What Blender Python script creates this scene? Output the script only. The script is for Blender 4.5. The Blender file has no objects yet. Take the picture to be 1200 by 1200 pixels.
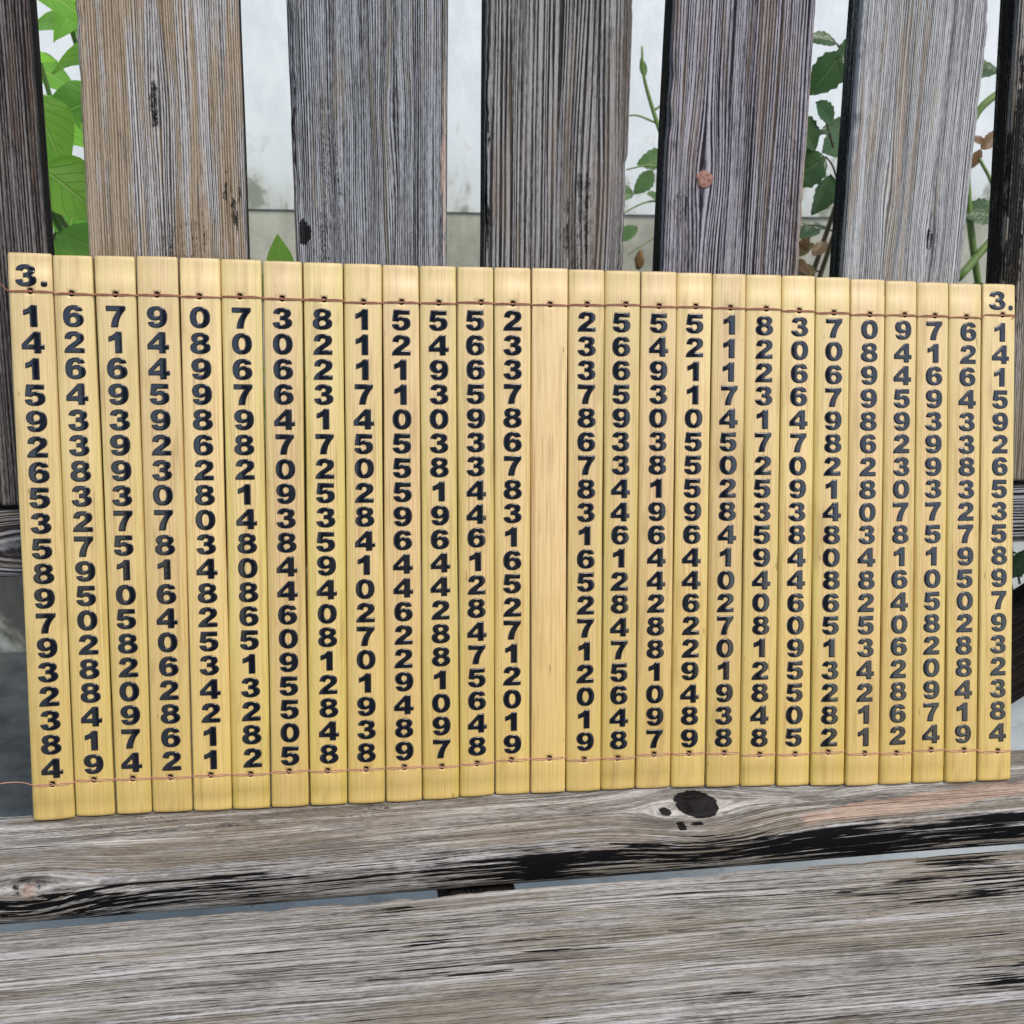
import bpy, math, random
import numpy as np
from mathutils import Matrix, Vector

C = bpy.context.scene
COL = C.collection
R = math.radians
random.seed(7)
rng = np.random.default_rng(11)

# ------------------------------------------------------------------ camera
yaw, pitch, roll = 0.163911, 0.346075, 0.028357
fwd = Vector((math.sin(yaw)*math.cos(pitch), math.cos(yaw)*math.cos(pitch), -math.sin(pitch)))
r0 = fwd.cross(Vector((0, 0, 1))).normalized()
u0 = r0.cross(fwd)
cr = math.cos(roll)*r0 + math.sin(roll)*u0
cu = -math.sin(roll)*r0 + math.cos(roll)*u0
cam_d = bpy.data.cameras.new('camera')
cam = bpy.data.objects.new('camera', cam_d)
COL.objects.link(cam)
cam.matrix_world = Matrix(((cr.x, cu.x, -fwd.x, 0), (cr.y, cu.y, -fwd.y, 0), (cr.z, cu.z, -fwd.z, .74), (0, 0, 0, 1)))
cam_d.sensor_width = 36
cam_d.lens = 36*1300/1200
cam_d.clip_start = .02
cam_d.clip_end = 2000
cam_d.dof.use_dof = True
cam_d.dof.focus_distance = .49
cam_d.dof.aperture_fstop = 28
C.camera = cam
C.render.resolution_x = C.render.resolution_y = 1024

# ------------------------------------------------------------------ world, sun, exposure
SUN_EL, SUN_AZ = R(52), R(155)          # azimuth clockwise from +Y: behind the camera, a little to its right
W = bpy.data.worlds.new('World')
C.world = W
W.use_nodes = True
wn = W.node_tree
sky = wn.nodes.new('ShaderNodeTexSky')
sky.sky_type = 'NISHITA'
sky.sun_disc = False
sky.sun_elevation = SUN_EL
sky.sun_rotation = SUN_AZ
sky.air_density = 1.0
sky.dust_density = 1.4
sky.ozone_density = 1.0
bg = wn.nodes['Background']
bg.inputs['Strength'].default_value = .12
wn.links.new(sky.outputs[0], bg.inputs['Color'])
sd = bpy.data.lights.new('sun', 'SUN')
sd.energy = 1.9
sd.angle = R(24)
sd.color = (1, .92, .80)
sun = bpy.data.objects.new('sun', sd)
COL.objects.link(sun)
sv = Vector((math.sin(SUN_AZ)*math.cos(SUN_EL), math.cos(SUN_AZ)*math.cos(SUN_EL), math.sin(SUN_EL)))
sun.rotation_euler = sv.to_track_quat('Z', 'Y').to_euler()
C.view_settings.view_transform = 'Standard'
C.view_settings.look = 'None'
C.view_settings.exposure = .42
C.view_settings.gamma = 1

# ------------------------------------------------------------------ helpers
def srgb(r, g, b):
    f = lambda c: c/12.92 if c <= .04045 else ((c+.055)/1.055)**2.4
    return (f(r/255), f(g/255), f(b/255), 1)

class NT:
    """small node-tree writer"""
    def __init__(s, name):
        s.m = bpy.data.materials.new(name)
        s.m.use_nodes = True
        s.t = s.m.node_tree
        s.b = s.t.nodes['Principled BSDF']
        s.out = s.t.nodes['Material Output']
    def n(s, typ, **kw):
        nd = s.t.nodes.new(typ)
        for k, v in kw.items():
            setattr(nd, k, v)
        return nd
    def put(s, sock, v):
        if isinstance(v, bpy.types.NodeSocket):
            s.t.links.new(v, sock)
        elif v is not None:
            sock.default_value = v
    def attr(s, name, out='Fac', typ='GEOMETRY'):
        return s.n('ShaderNodeAttribute', attribute_name=name, attribute_type=typ).outputs[out]
    def math(s, op, a, b=0., c=None, clamp=False):
        nd = s.n('ShaderNodeMath', operation=op, use_clamp=clamp)
        s.put(nd.inputs[0], a)
        s.put(nd.inputs[1], b)
        if c is not None:
            s.put(nd.inputs[2], c)
        return nd.outputs[0]
    def scale(s, vec, x, y, z, off=(0, 0, 0)):
        nd = s.n('ShaderNodeMapping')
        s.put(nd.inputs['Vector'], vec)
        nd.inputs['Scale'].default_value = (x, y, z)
        nd.inputs['Location'].default_value = off
        return nd.outputs[0]
    def noise(s, vec, sc=1., det=3., rough=.55, dist=0.):
        nd = s.n('ShaderNodeTexNoise')
        s.put(nd.inputs['Vector'], vec)
        nd.inputs['Scale'].default_value = sc
        nd.inputs['Detail'].default_value = det
        nd.inputs['Roughness'].default_value = rough
        nd.inputs['Distortion'].default_value = dist
        return nd.outputs['Fac']
    def step(s, v, a, b):
        nd = s.n('ShaderNodeMapRange', interpolation_type='SMOOTHSTEP')
        s.put(nd.inputs['Value'], v)
        s.put(nd.inputs['From Min'], a)
        s.put(nd.inputs['From Max'], b)
        return nd.outputs[0]
    def mix(s, f, a, b, mode='MIX'):
        nd = s.n('ShaderNodeMix', data_type='RGBA', blend_type=mode)
        s.put(nd.inputs[0], f)
        s.put(nd.inputs[6], a)
        s.put(nd.inputs[7], b)
        return nd.outputs[2]
    def bump(s, h, strength, dist, normal=None):
        nd = s.n('ShaderNodeBump')
        nd.inputs['Strength'].default_value = strength
        nd.inputs['Distance'].default_value = dist
        s.put(nd.inputs['Height'], h)
        if normal is not None:
            s.put(nd.inputs['Normal'], normal)
        return nd.outputs[0]
    def obj(s):
        return s.n('ShaderNodeTexCoord').outputs['Object']
    def done(s, col=None, rough=None, normal=None, spec=None):
        s.put(s.b.inputs['Base Color'], col)
        s.put(s.b.inputs['Roughness'], rough)
        s.put(s.b.inputs['Normal'], normal)
        s.put(s.b.inputs['Specular IOR Level'], spec)
        return s.m

def mesh_obj(name, V, F, mat, parent=None, smooth=True, attrs=None, vattrs=None):
    me = bpy.data.meshes.new(name)
    V = np.asarray(V, float)
    if isinstance(F, np.ndarray):
        F = F.tolist()
    me.from_pydata(V.tolist(), [], F)
    if smooth:
        me.polygons.foreach_set('use_smooth', np.ones(len(me.polygons), bool))
    for k, a in (attrs or {}).items():
        at = me.attributes.new(k, 'FLOAT', 'POINT')
        at.data.foreach_set('value', np.asarray(a, np.float32).ravel())
    for k, a in (vattrs or {}).items():
        at = me.attributes.new(k, 'FLOAT_VECTOR', 'POINT')
        at.data.foreach_set('vector', np.asarray(a, np.float32).ravel())
    me.materials.append(mat)
    me.update()
    o = bpy.data.objects.new(name, me)
    COL.objects.link(o)
    if parent:
        o.parent = parent
    return o

def thing(name, label, cat, loc=(0, 0, 0), group=None):
    o = bpy.data.objects.new(name, None)
    COL.objects.link(o)
    o.location = loc
    o['label'] = label
    o['category'] = cat
    if group:
        o['group'] = group
    return o

def vnoise(x, y, seed=0):
    """value noise on arrays, 0..1"""
    x = np.asarray(x, float); y = np.asarray(y, float)
    xi = np.floor(x).astype(np.int64); yi = np.floor(y).astype(np.int64)
    fx = x-xi; fy = y-yi
    fx = fx*fx*(3-2*fx); fy = fy*fy*(3-2*fy)
    def h(a, b):
        n = (a*374761393 + b*668265263 + seed*974634777) & 0xffffffff
        n = ((n ^ (n >> 13))*1274126177) & 0xffffffff
        return ((n ^ (n >> 16)) & 0xffff)/65535.
    return (h(xi, yi)*(1-fx)+h(xi+1, yi)*fx)*(1-fy)+(h(xi, yi+1)*(1-fx)+h(xi+1, yi+1)*fx)*fy

def fnoise(x, y, seed=0, octs=4):
    s = 0; a = .5; t = 0
    for k in range(octs):
        s = s+a*vnoise(np.asarray(x)*2**k, np.asarray(y)*2**k, seed+k*17); t += a; a *= .55
    return s/t

def smooth01(x, a, b):
    t = np.clip((x-a)/(b-a), 0, 1)
    return t*t*(3-2*t)

def tube(path, rad, nseg=8, cap=True):
    """round tube along a polyline, radius a number or a list"""
    P = [Vector(p) for p in path]
    n = len(P)
    rad = rad if hasattr(rad, '__len__') else [rad]*n
    V, F = [], []
    t = (P[1]-P[0]).normalized()
    a = t.orthogonal().normalized()
    for i, p in enumerate(P):
        t = (P[min(i+1, n-1)]-P[max(i-1, 0)]).normalized()
        a = (a-t*a.dot(t)).normalized()
        b = t.cross(a)
        for k in range(nseg):
            w = 2*math.pi*k/nseg
            V.append(p+rad[i]*(math.cos(w)*a+math.sin(w)*b))
    for i in range(n-1):
        for k in range(nseg):
            k2 = (k+1) % nseg
            F.append((i*nseg+k, i*nseg+k2, (i+1)*nseg+k2, (i+1)*nseg+k))
    if cap:
        F.append(tuple(range(nseg))[::-1])
        F.append(tuple((n-1)*nseg+k for k in range(nseg)))
    return V, F

def catmull(pts, n=6):
    P = [Vector(p) for p in pts]
    P = [2*P[0]-P[1]]+P+[2*P[-1]-P[-2]]
    out = []
    for i in range(1, len(P)-2):
        p0, p1, p2, p3 = P[i-1:i+3]
        for k in range(n):
            t = k/n
            out.append(.5*((2*p1)+(p2-p0)*t+(2*p0-5*p1+4*p2-p3)*t*t+(-p0+3*p1-3*p2+p3)*t**3))
    out.append(P[-2])
    return out

def join(parts):
    V, F = [], []
    for v, f in parts:
        b = len(V)
        V.extend([tuple(p) for p in v])
        F.extend([tuple(i+b for i in q) for q in f])
    return V, F

# ------------------------------------------------------------------ materials of the setting
def mat_wood(name, light, mid, dark, brown, brown_amt=.5, period=.0012, ridge=.25, contrast=1., blot=.5, seed=0., bump=.9, crack=.5, pale=None, rough=.95, streak=1., tint=(1, 1, 1), short=1.):
    """weathered timber: sunken early wood between standing ridges, grey and brown streaks, drying cracks"""
    n = NT(name)
    light, mid, dark, brown = (tuple(c*w for c, w in zip(q, tint))+(1,) for q in (light, mid, dark, brown))
    g = n.attr('grain', 'Vector')
    sx = n.n('ShaderNodeSeparateXYZ'); n.put(sx.inputs[0], g)
    of = (seed*3.7, seed*1.3, seed*.9)
    s1 = n.noise(n.scale(g, 430, 3.2*short, 430, of), 1, 3, .62, .1)
    s2 = n.noise(n.scale(g, 1150, 15*short, 1150, of), 1, 3, .65)
    s3 = n.noise(n.scale(g, 1900, 210, 1900, of), 1, 2, .65)
    s4 = n.noise(n.scale(g, 900, 480, 900, of), 1, 3, .7)
    ph = n.noise(n.scale(g, 170, 2.4, 170, (seed, 3, 8)), 1, 3, .55)
    ph = n.math('ADD', n.math('MULTIPLY', sx.outputs[0], 2*math.pi/period), n.math('MULTIPLY', ph, 26.))
    rg = n.math('MULTIPLY_ADD', n.math('SINE', ph), .5, .5)
    amp = n.step(n.noise(n.scale(g, 70, 3, 70, (seed*2, 1, 1)), 1, 2, .5), .30, .62)
    rgc = n.math('MULTIPLY', n.math('MULTIPLY', n.math('SUBTRACT', n.math('POWER', rg, .7), .6), ridge), n.math('MULTIPLY_ADD', amp, .8, .3))
    h = n.math('ADD', n.math('MULTIPLY', s1, .40*streak), n.math('ADD', n.math('MULTIPLY', s2, .42), n.math('MULTIPLY', s3, .30)))
    h = n.math('ADD', n.math('SUBTRACT', h, .36+.2*streak), n.math('ADD', rgc, .5))
    patch = n.noise(n.scale(g, 30, 6, 30, of), 1, 5, .62, .3)
    patch2 = n.noise(n.scale(g, 260, 8, 260, (seed, 4, 1)), 1, 4, .65)
    bl = n.noise(n.scale(g, 75, 22, 75, (2, seed*2, 5)), 1, 6, .72, .5)
    tone = n.step(h, .5-.19/contrast, .5+.19/contrast)
    col = n.mix(n.step(tone, 0, .5), dark, mid)
    col = n.mix(n.step(tone, .4, 1.), col, light)
    bm = n.math('MULTIPLY', n.step(n.math('ADD', n.math('MULTIPLY', patch, .55), n.math('MULTIPLY', patch2, .45)), .60-.25*brown_amt, .67-.25*brown_amt), min(1, .35+brown_amt*.5))
    col = n.mix(bm, col, n.mix(tone, n.mix(.45, dark, brown), brown))
    if pale:
        pm = n.step(n.noise(n.scale(g, 150, 5, 150, (9, seed, 2)), 1, 4, .62, .2), .5, .62)
        col = n.mix(n.math('MULTIPLY', pm, n.math('MULTIPLY', tone, .8)), col, pale)
    # grey-black mould blooms, broken up by the fibres
    bq = n.math('ADD', bl, n.math('MULTIPLY', n.math('SUBTRACT', s2, .5), .5))
    bm2 = n.math('MULTIPLY', n.step(bq, .70-.16*blot, .80-.16*blot), .72)
    col = n.mix(bm2, col, n.mix(n.math('MULTIPLY', tone, .6), dark, mid))
    col = n.mix(n.math('MULTIPLY', n.step(s4, .56, .72), .30), col, dark)
    # thin drying cracks along the grain
    ck = n.noise(n.scale(g, 620, 9, 620, (4, 1, seed)), 1, 3, .55)
    ckm = n.step(ck, .76-.10*crack, .79-.10*crack)
    col = n.mix(n.math('MULTIPLY', ckm, .9), col, (.014, .014, .015, 1))
    # marks modelled per board: stains, knots, splits
    st = n.attr('stain')
    stm = n.step(n.math('ADD', st, n.math('MULTIPLY', n.math('SUBTRACT', s2, .5), n.math('MINIMUM', st, .6))), .25, .7)
    col = n.mix(n.math('MULTIPLY', stm, .85), col, n.mix(tone, srgb(116, 90, 76), srgb(214, 190, 174)))
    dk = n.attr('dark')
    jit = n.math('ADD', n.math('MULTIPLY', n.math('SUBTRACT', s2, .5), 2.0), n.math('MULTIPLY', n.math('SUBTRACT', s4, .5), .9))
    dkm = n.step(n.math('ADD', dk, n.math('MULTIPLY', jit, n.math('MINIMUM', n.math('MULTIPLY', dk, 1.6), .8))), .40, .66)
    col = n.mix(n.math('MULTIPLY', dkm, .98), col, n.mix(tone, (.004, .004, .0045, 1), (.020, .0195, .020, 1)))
    sp = n.attr('split')
    spn = n.math('ADD', n.math('MULTIPLY', n.noise(n.scale(g, 700, 17, 700, (1, seed, 7)), 1, 3, .6), .7), n.math('MULTIPLY', n.noise(n.scale(g, 1300, 45, 1300, (5, seed, 7)), 1, 3, .65), .3))
    spm = n.step(n.math('ADD', sp, n.math('MULTIPLY', n.math('SUBTRACT', spn, .5), 2.6)), .50, .57)
    col = n.mix(spm, col, (.007, .007, .008, 1))
    hh = n.math('SUBTRACT', n.math('SUBTRACT', h, n.math('MULTIPLY', ckm, .5)), n.math('MULTIPLY', spm, .8))
    hh = n.math('SUBTRACT', hh, n.math('MULTIPLY', dkm, .3))
    nb = n.bump(hh, bump, .0012)
    return n.done(col, rough, nb, .08)

GL, GM, GD = srgb(196, 198, 206), srgb(140, 141, 147), srgb(66, 66, 70)
BR = srgb(165, 146, 118)

# ------------------------------------------------------------------ ground and wall
n = NT('weathered_concrete_ground')
o_ = n.obj()
big = n.noise(n.scale(o_, 5, 5, 5), 1, 6, .6, .3)
mid = n.noise(n.scale(o_, 22, 22, 22), 1, 5, .65)
fin = n.noise(n.scale(o_, 260, 260, 260), 1, 3, .6)
col = n.mix(n.step(big, .35, .68), srgb(136, 146, 150), srgb(178, 186, 190))
col = n.mix(n.math('MULTIPLY', n.step(mid, .5, .75), .6), col, srgb(92, 90, 82))
spots = n.noise(n.scale(o_, 58, 58, 58, (3, 1, 0)), 1, 1, .4)
col = n.mix(n.math('MULTIPLY', n.step(spots, .74, .78), .7), col, srgb(52, 54, 58))
col = n.mix(n.math('MULTIPLY', fin, .35), col, srgb(120, 122, 120))
sg = n.n('ShaderNodeSeparateXYZ'); n.put(sg.inputs[0], o_)
rear_dark = n.math('MULTIPLY', n.step(n.math('ADD', sg.outputs[1], n.math('MULTIPLY', big, .25)), 1.16, 1.24), n.step(n.math('ADD', sg.outputs[0], n.math('MULTIPLY', mid, .4)), .75, .45))  # ground colour darker towards the wall, left part only
col = n.mix(n.math('MULTIPLY', rear_dark, .88), col, n.mix(n.step(mid, .3, .72), srgb(48, 50, 48), srgb(100, 102, 98)))
M_ground = n.done(col, .8, n.bump(n.math('ADD', fin, mid), .5, .002), .3)
g = mesh_obj('ground', [(-300, -300, 0), (300, -300, 0), (300, 300, 0), (-300, 300, 0)], [(0, 1, 2, 3)], M_ground, smooth=False)
g['kind'] = 'structure'

def slab(x0, x1, y0, y1, z0, z1, nx=1, nz=1, wob=None, bev=.004):
    """upright slab whose front face is a grid; wob(x, z) moves the front"""
    V, F = [], []
    for j in range(nz+1):
        for i in range(nx+1):
            x = x0+(x1-x0)*i/nx; z = z0+(z1-z0)*j/nz
            V.append((x, y0+(wob(x, z) if wob else 0), z))
    for j in range(nz):
        for i in range(nx):
            a = j*(nx+1)+i
            F.append((a, a+1, a+nx+2, a+nx+1))
    b = len(V)
    V += [(x0, y1, z0), (x1, y1, z0), (x1, y1, z1), (x0, y1, z1)]
    tl, tr = nz*(nx+1), nz*(nx+1)+nx
    F += [(b+1, b, b+3, b+2), (b, *range(nx, -1, -1), b+1)[::-1], (b+3, *range(tl, tr+1), b+2)[::-1],
          (b, b+3, *[k*(nx+1) for k in range(nz, -1, -1)])[::-1], (b+1, b+2, *[k*(nx+1)+nx for k in range(nz, -1, -1)])]
    return V, F

wall = thing('concrete_wall', 'long whitewashed concrete wall with stained grey plinth standing behind the slatted bench', 'wall', (0, 1.5, 0))
n = NT('whitewash')
o_ = n.obj()
sepz = n.n('ShaderNodeSeparateXYZ'); n.put(sepz.inputs[0], o_)
pat = n.noise(n.scale(o_, 5, 5, 3), 1, 6, .62, .5)
pat2 = n.noise(n.scale(o_, 24, 24, 15), 1, 5, .65, .3)
fin = n.noise(n.scale(o_, 190, 190, 190), 1, 3, .6)
# damp tide mark climbing from the plinth joint
damp = n.math('SUBTRACT', n.math('ADD', pat, n.math('MULTIPLY', pat2, .6)), n.math('MULTIPLY', n.math('SUBTRACT', sepz.outputs[2], .614), 3.2))
dm = n.step(damp, .5, 1.0)
col = n.mix(n.step(pat2, .35, .7), srgb(222, 228, 230), srgb(238, 241, 242))
col = n.mix(n.math('MULTIPLY', dm, .85), col, srgb(172, 176, 162))
col = n.mix(n.math('MULTIPLY', n.math('MULTIPLY', n.step(pat2, .50, .64), n.step(damp, .45, .85)), .7), col, srgb(118, 122, 104))
M_white = n.done(col, .85, n.bump(n.math('ADD', fin, pat2), .2, .002), .2)
n = NT('bare_concrete')
o_ = n.obj()
sepz = n.n('ShaderNodeSeparateXYZ'); n.put(sepz.inputs[0], o_)
pat = n.noise(n.scale(o_, 6, 6, 5), 1, 6, .62, .4)
pat2 = n.noise(n.scale(o_, 30, 30, 16), 1, 5, .65)
fin = n.noise(n.scale(o_, 260, 260, 260), 1, 3, .6)
col = n.mix(n.step(pat2, .3, .7), srgb(160, 159, 144), srgb(186, 185, 172))
col = n.mix(n.math('MULTIPLY', n.step(pat, .5, .72), .6), col, srgb(122, 122, 110))
low = n.step(sepz.outputs[2], .36, .2)
col = n.mix(n.math('MULTIPLY', n.math('MULTIPLY', low, n.step(pat, .44, .56)), .9), col, n.mix(pat2, srgb(48, 50, 48), srgb(96, 98, 94)))
col = n.mix(n.math('MULTIPLY', n.math('MULTIPLY', low, n.step(pat, .5, .42)), .7), col, srgb(186, 192, 196))
M_plinth = n.done(col, .85, n.bump(n.math('ADD', fin, pat2), .4, .002), .2)
v, f = slab(-1.6, 2.8, 0, .16, .614, 2.3, 220, 60, lambda x, z: .0015*math.sin(7*x)*math.sin(5*z+1))
mesh_obj('plaster', v, f, M_white, wall, smooth=False)
v, f = slab(-1.6, 2.8, .0025, .17, 0, .6125, 60, 20, lambda x, z: .001*math.sin(5*x+2)*math.sin(9*z))
mesh_obj('plinth', v, f, M_plinth, wall, smooth=False)

# ------------------------------------------------------------------ the bench
bench = thing('garden_bench', 'weathered grey slatted wooden garden bench on a concrete yard, holding the bamboo scroll', 'bench', (0, 0, 0))
REC = R(8)
SA = np.array([0, math.sin(REC), math.cos(REC)])
NF = np.array([0, -math.cos(REC), math.sin(REC)])
P0 = np.array([0, .50, .42])

def profile(Wd, T, rf, rb, step):
    """rounded-rectangle outline starting at the middle of the back; b across, c into the board"""
    pts = []
    def seg(p, q, st):
        k = max(1, int(round(math.dist(p, q)/st)))
        for i in range(k):
            pts.append((p[0]+(q[0]-p[0])*i/k, p[1]+(q[1]-p[1])*i/k))
    def arc(cx, cy, r, a0, a1, k=5):
        for i in range(k):
            a = a0+(a1-a0)*i/k
            pts.append((cx+r*math.cos(a), cy+r*math.sin(a)))
    H = math.pi/2
    seg((Wd/2, T), (rb, T), .012)
    arc(rb, T-rb, rb, H, 2*H)
    seg((0, T-rb), (0, rf), .004)
    arc(rf, rf, rf, 2*H, 3*H)
    seg((rf, 0), (Wd-rf, 0), step)
    arc(Wd-rf, rf, rf, 3*H, 4*H)
    seg((Wd, rf), (Wd, T-rb), .004)
    arc(Wd-rb, T-rb, rb, 0, H)
    seg((Wd-rb, T), (Wd/2, T), .012)
    p = np.array(pts)
    d = np.linalg.norm(np.roll(p, -1, 0)-p, axis=1)
    u = np.concatenate([[0], np.cumsum(d)[:-1]])
    i0 = np.argmin(np.abs(p[:, 0]-0)+np.abs(p[:, 1]-rf)*10)
    u = u-np.interp(0, [0], [0])
    k = np.argmin(np.hypot(p[:, 0]-rf, p[:, 1]))
    return p[:, 0], p[:, 1], u-u[k]+rf       # u ~ b on the front face

def board(name, place, mat, parent, Wd, T, L0, L1, rf=.002, rb=.002, step=.0012, lstep=.0016, knots=(), wavy=.0006, seed=0, marks=None, chip=.0016, shear=0., sides=0.):
    b, c, u = profile(Wd, T, rf, rb, step)
    nL = int((L1-L0)/lstep)+1
    a = np.linspace(L0, L1, nL)
    A, Bq = np.meshgrid(a, b, indexing='ij')
    _, Cq = np.meshgrid(a, c, indexing='ij')
    _, U = np.meshgrid(a, u, indexing='ij')
    # warped grain coordinate
    G = U+shear*A+wavy*2*(fnoise(A*4, U*12, seed, 3)-.5)*2
    for (kb, ka, wb, wa, amt) in knots:
        db = U-kb; da = A-ka
        G = G-amt*db*np.exp(-(db/wb)**2-(da/wa)**2)
    # worn edges: corners eaten away irregularly
    cx = np.minimum(Bq, Wd-Bq)
    edge = np.exp(-(cx/.003)**2)*np.exp(-(Cq/.004)**2)
    e1 = fnoise(A*90, np.where(Bq < Wd/2, 3, 9)+Cq*0, seed+5, 4)
    e2 = fnoise(A*12, np.where(Bq < Wd/2, 1, 5)+Cq*0, seed+8, 2)
    er = chip*np.clip((e1-.45)*3, 0, 1)*np.clip(e2*2-.5, 0, 1.3)*edge
    wob = .0011*(fnoise(A*7, Bq*0+(Bq > Wd/2)*5, seed+2, 3)-.5)
    B2 = Bq+np.where(Bq < Wd/2, 1, -1)*er*.8+wob
    C2 = Cq+er+.0005*(fnoise(A*9, U*60, seed+3, 3)-.5)
    # fine ridges standing off the face
    C2 = C2+.00028*(fnoise(G*330+seed, A*2.2, seed+4, 2)-.5)*(Cq < .5*T)
    P = place(A, B2, C2)
    nP = len(b)
    idx = np.arange(nL*nP).reshape(nL, nP)
    i0 = idx[:-1]; i1 = idx[1:]
    F = np.stack([i0, i1, np.roll(i1, -1, 1), np.roll(i0, -1, 1)], -1).reshape(-1, 4).tolist()
    F.append(idx[0].tolist()); F.append(idx[-1][::-1].tolist())
    at = dict(stain=np.zeros_like(A), dark=np.zeros_like(A), split=np.zeros_like(A))
    for (kb, ka, wb, wa, amt) in knots:
        q = ((U-kb)/(wb*.15))**2+((A-ka)/(wa*.22))**2
        at['dark'] = np.maximum(at['dark'], .62*amt*np.exp(-q))
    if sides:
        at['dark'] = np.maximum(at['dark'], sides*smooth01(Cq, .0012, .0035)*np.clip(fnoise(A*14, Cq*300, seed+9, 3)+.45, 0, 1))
    if marks:
        marks(A, U, Bq, Cq, at)
    Vv = P.reshape(-1, 3)
    ob = mesh_obj(name, Vv, F, mat, parent, attrs=at, vattrs={'grain': np.stack([G.ravel(), A.ravel(), (Cq*.3).ravel()], 1)})
    # face orientation check
    me = ob.data
    me.validate()
    import bmesh
    bm = bmesh.new(); bm.from_mesh(me)
    if bm.calc_volume(signed=True) < 0:
        bmesh.ops.reverse_faces(bm, faces=bm.faces)
    bm.to_mesh(me); bm.free()
    return ob

def slat_place(xl, xr, Wd):
    (l1, l0), (r1, r0) = xl, xr
    def f(A, Bq, Cq):
        t = (A-.255)/.085
        x = (l0+(l1-l0)*t)+((r0+(r1-r0)*t)-(l0+(l1-l0)*t))*Bq/Wd
        return P0[None, None]+x[..., None]*np.array([1., 0, 0])+A[..., None]*SA-Cq[..., None]*NF
    return f

def blotch(A, U, kb, ka, wb, wa, seed, soft=.5, rag=1.2):
    q = ((U-kb)/wb)**2+((A-ka)/wa)**2
    return smooth01(1-q+rag*(fnoise(U*260, A*120, seed, 4)-.5), 0, soft)

def marks_s2(A, U, B_, C_, at):
    at['dark'] = np.maximum(at['dark'], .60*blotch(A, U, .0645, .285, .0055, .022, 1, .9)*smooth01(fnoise(U*900, A*90, 2, 3), .3, .6))
    at['dark'] = np.maximum(at['dark'], .62*blotch(A, U, .032, .322, .003, .012, 4))
    at['dark'] = np.maximum(at['dark'], .40*blotch(A, U, .040, .262, .014, .016, 6))
def marks_s3(A, U, B_, C_, at):
    at['dark'] = np.maximum(at['dark'], blotch(A, U, .004, .268, .0032, .008, 3))
    at['dark'] = np.maximum(at['dark'], .38*blotch(A, U, .015, .285, .009, .06, 5))
    at['dark'] = np.maximum(at['dark'], .8*blotch(A, U, .0015, .30, .0022, .04, 8)*smooth01(fnoise(U*500, A*50, 3, 3), .35, .6))
    at['stain'] = np.maximum(at['stain'], .8*blotch(A, U, .0705, .30, .0012, .06, 9))
def marks_s4(A, U, B_, C_, at):
    at['dark'] = np.maximum(at['dark'], .42*blotch(A, U, .045, .275, .010, .030, 3))
    at['dark'] = np.maximum(at['dark'], .8*blotch(A, U, .001, .29, .0022, .05, 8)*smooth01(fnoise(U*500, A*60, 4, 3), .4, .6))
def marks_s5(A, U, B_, C_, at):
    at['dark'] = np.maximum(at['dark'], .42*blotch(A, U, .008, .280, .006, .012, 3))
    at['dark'] = np.maximum(at['dark'], .36*blotch(A, U, .06, .29, .01, .04, 13))
    at['stain'] = np.maximum(at['stain'], .75*blotch(A, U, .0705, .30, .0011, .09, 9))
def marks_s6(A, U, B_, C_, at):
    at['dark'] = np.maximum(at['dark'], .62*blotch(A, U, .046, .267, .0026, .007, 3))
    at['stain'] = np.maximum(at['stain'], .45*blotch(A, U, .025, .31, .0022, .03, 6))
def marks_s7(A, U, B_, C_, at):
    at['dark'] = np.maximum(at['dark'], .7*blotch(A, U, .004, .29, .006, .09, 3))

W1 = mat_wood('slat_wood_dark', srgb(136, 132, 134), srgb(86, 82, 84), srgb(30, 28, 30), srgb(116, 96, 82), .35, .0015, .2, 1.1, .7, 1, tint=(0.92, 0.88, 0.82))
W2 = mat_wood('slat_wood_brown', srgb(208, 211, 222), srgb(158, 158, 164), srgb(74, 71, 70), srgb(182, 158, 122), .62, .0011, .26, 1.05, .42, 2, crack=.35, tint=(0.88, 0.83, 0.74))
W3 = mat_wood('slat_wood_fine', srgb(184, 189, 202), srgb(128, 131, 141), srgb(44, 44, 48), srgb(150, 138, 116), .38, .0010, .24, 1.1, .62, 3, crack=.4, tint=(0.86, 0.83, 0.76))
W4 = mat_wood('slat_wood_ribbed', srgb(170, 169, 172), srgb(120, 119, 121), srgb(46, 45, 47), srgb(142, 128, 114), .3, .0021, .32, 1.0, .6, 4, bump=1., crack=.3, streak=.8, tint=(.9, .88, .84))
W5 = mat_wood('slat_wood_mauve', srgb(180, 180, 196), srgb(124, 124, 137), srgb(44, 42, 50), srgb(146, 130, 114), .36, .0015, .28, 1.1, .66, 5, tint=(0.9, 0.86, 0.78))
W6 = mat_wood('slat_wood_pale', srgb(206, 209, 216), srgb(160, 162, 168), srgb(88, 88, 92), srgb(180, 162, 136), .34, .0010, .22, 1., .42, 6, crack=.15, tint=(0.9, 0.88, 0.83))
W7 = mat_wood('slat_wood_worn', srgb(176, 174, 172), srgb(122, 120, 118), srgb(44, 43, 43), srgb(150, 138, 114), .5, .0014, .22, 1.1, .7, 7, tint=(.92, .88, .82))
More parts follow.
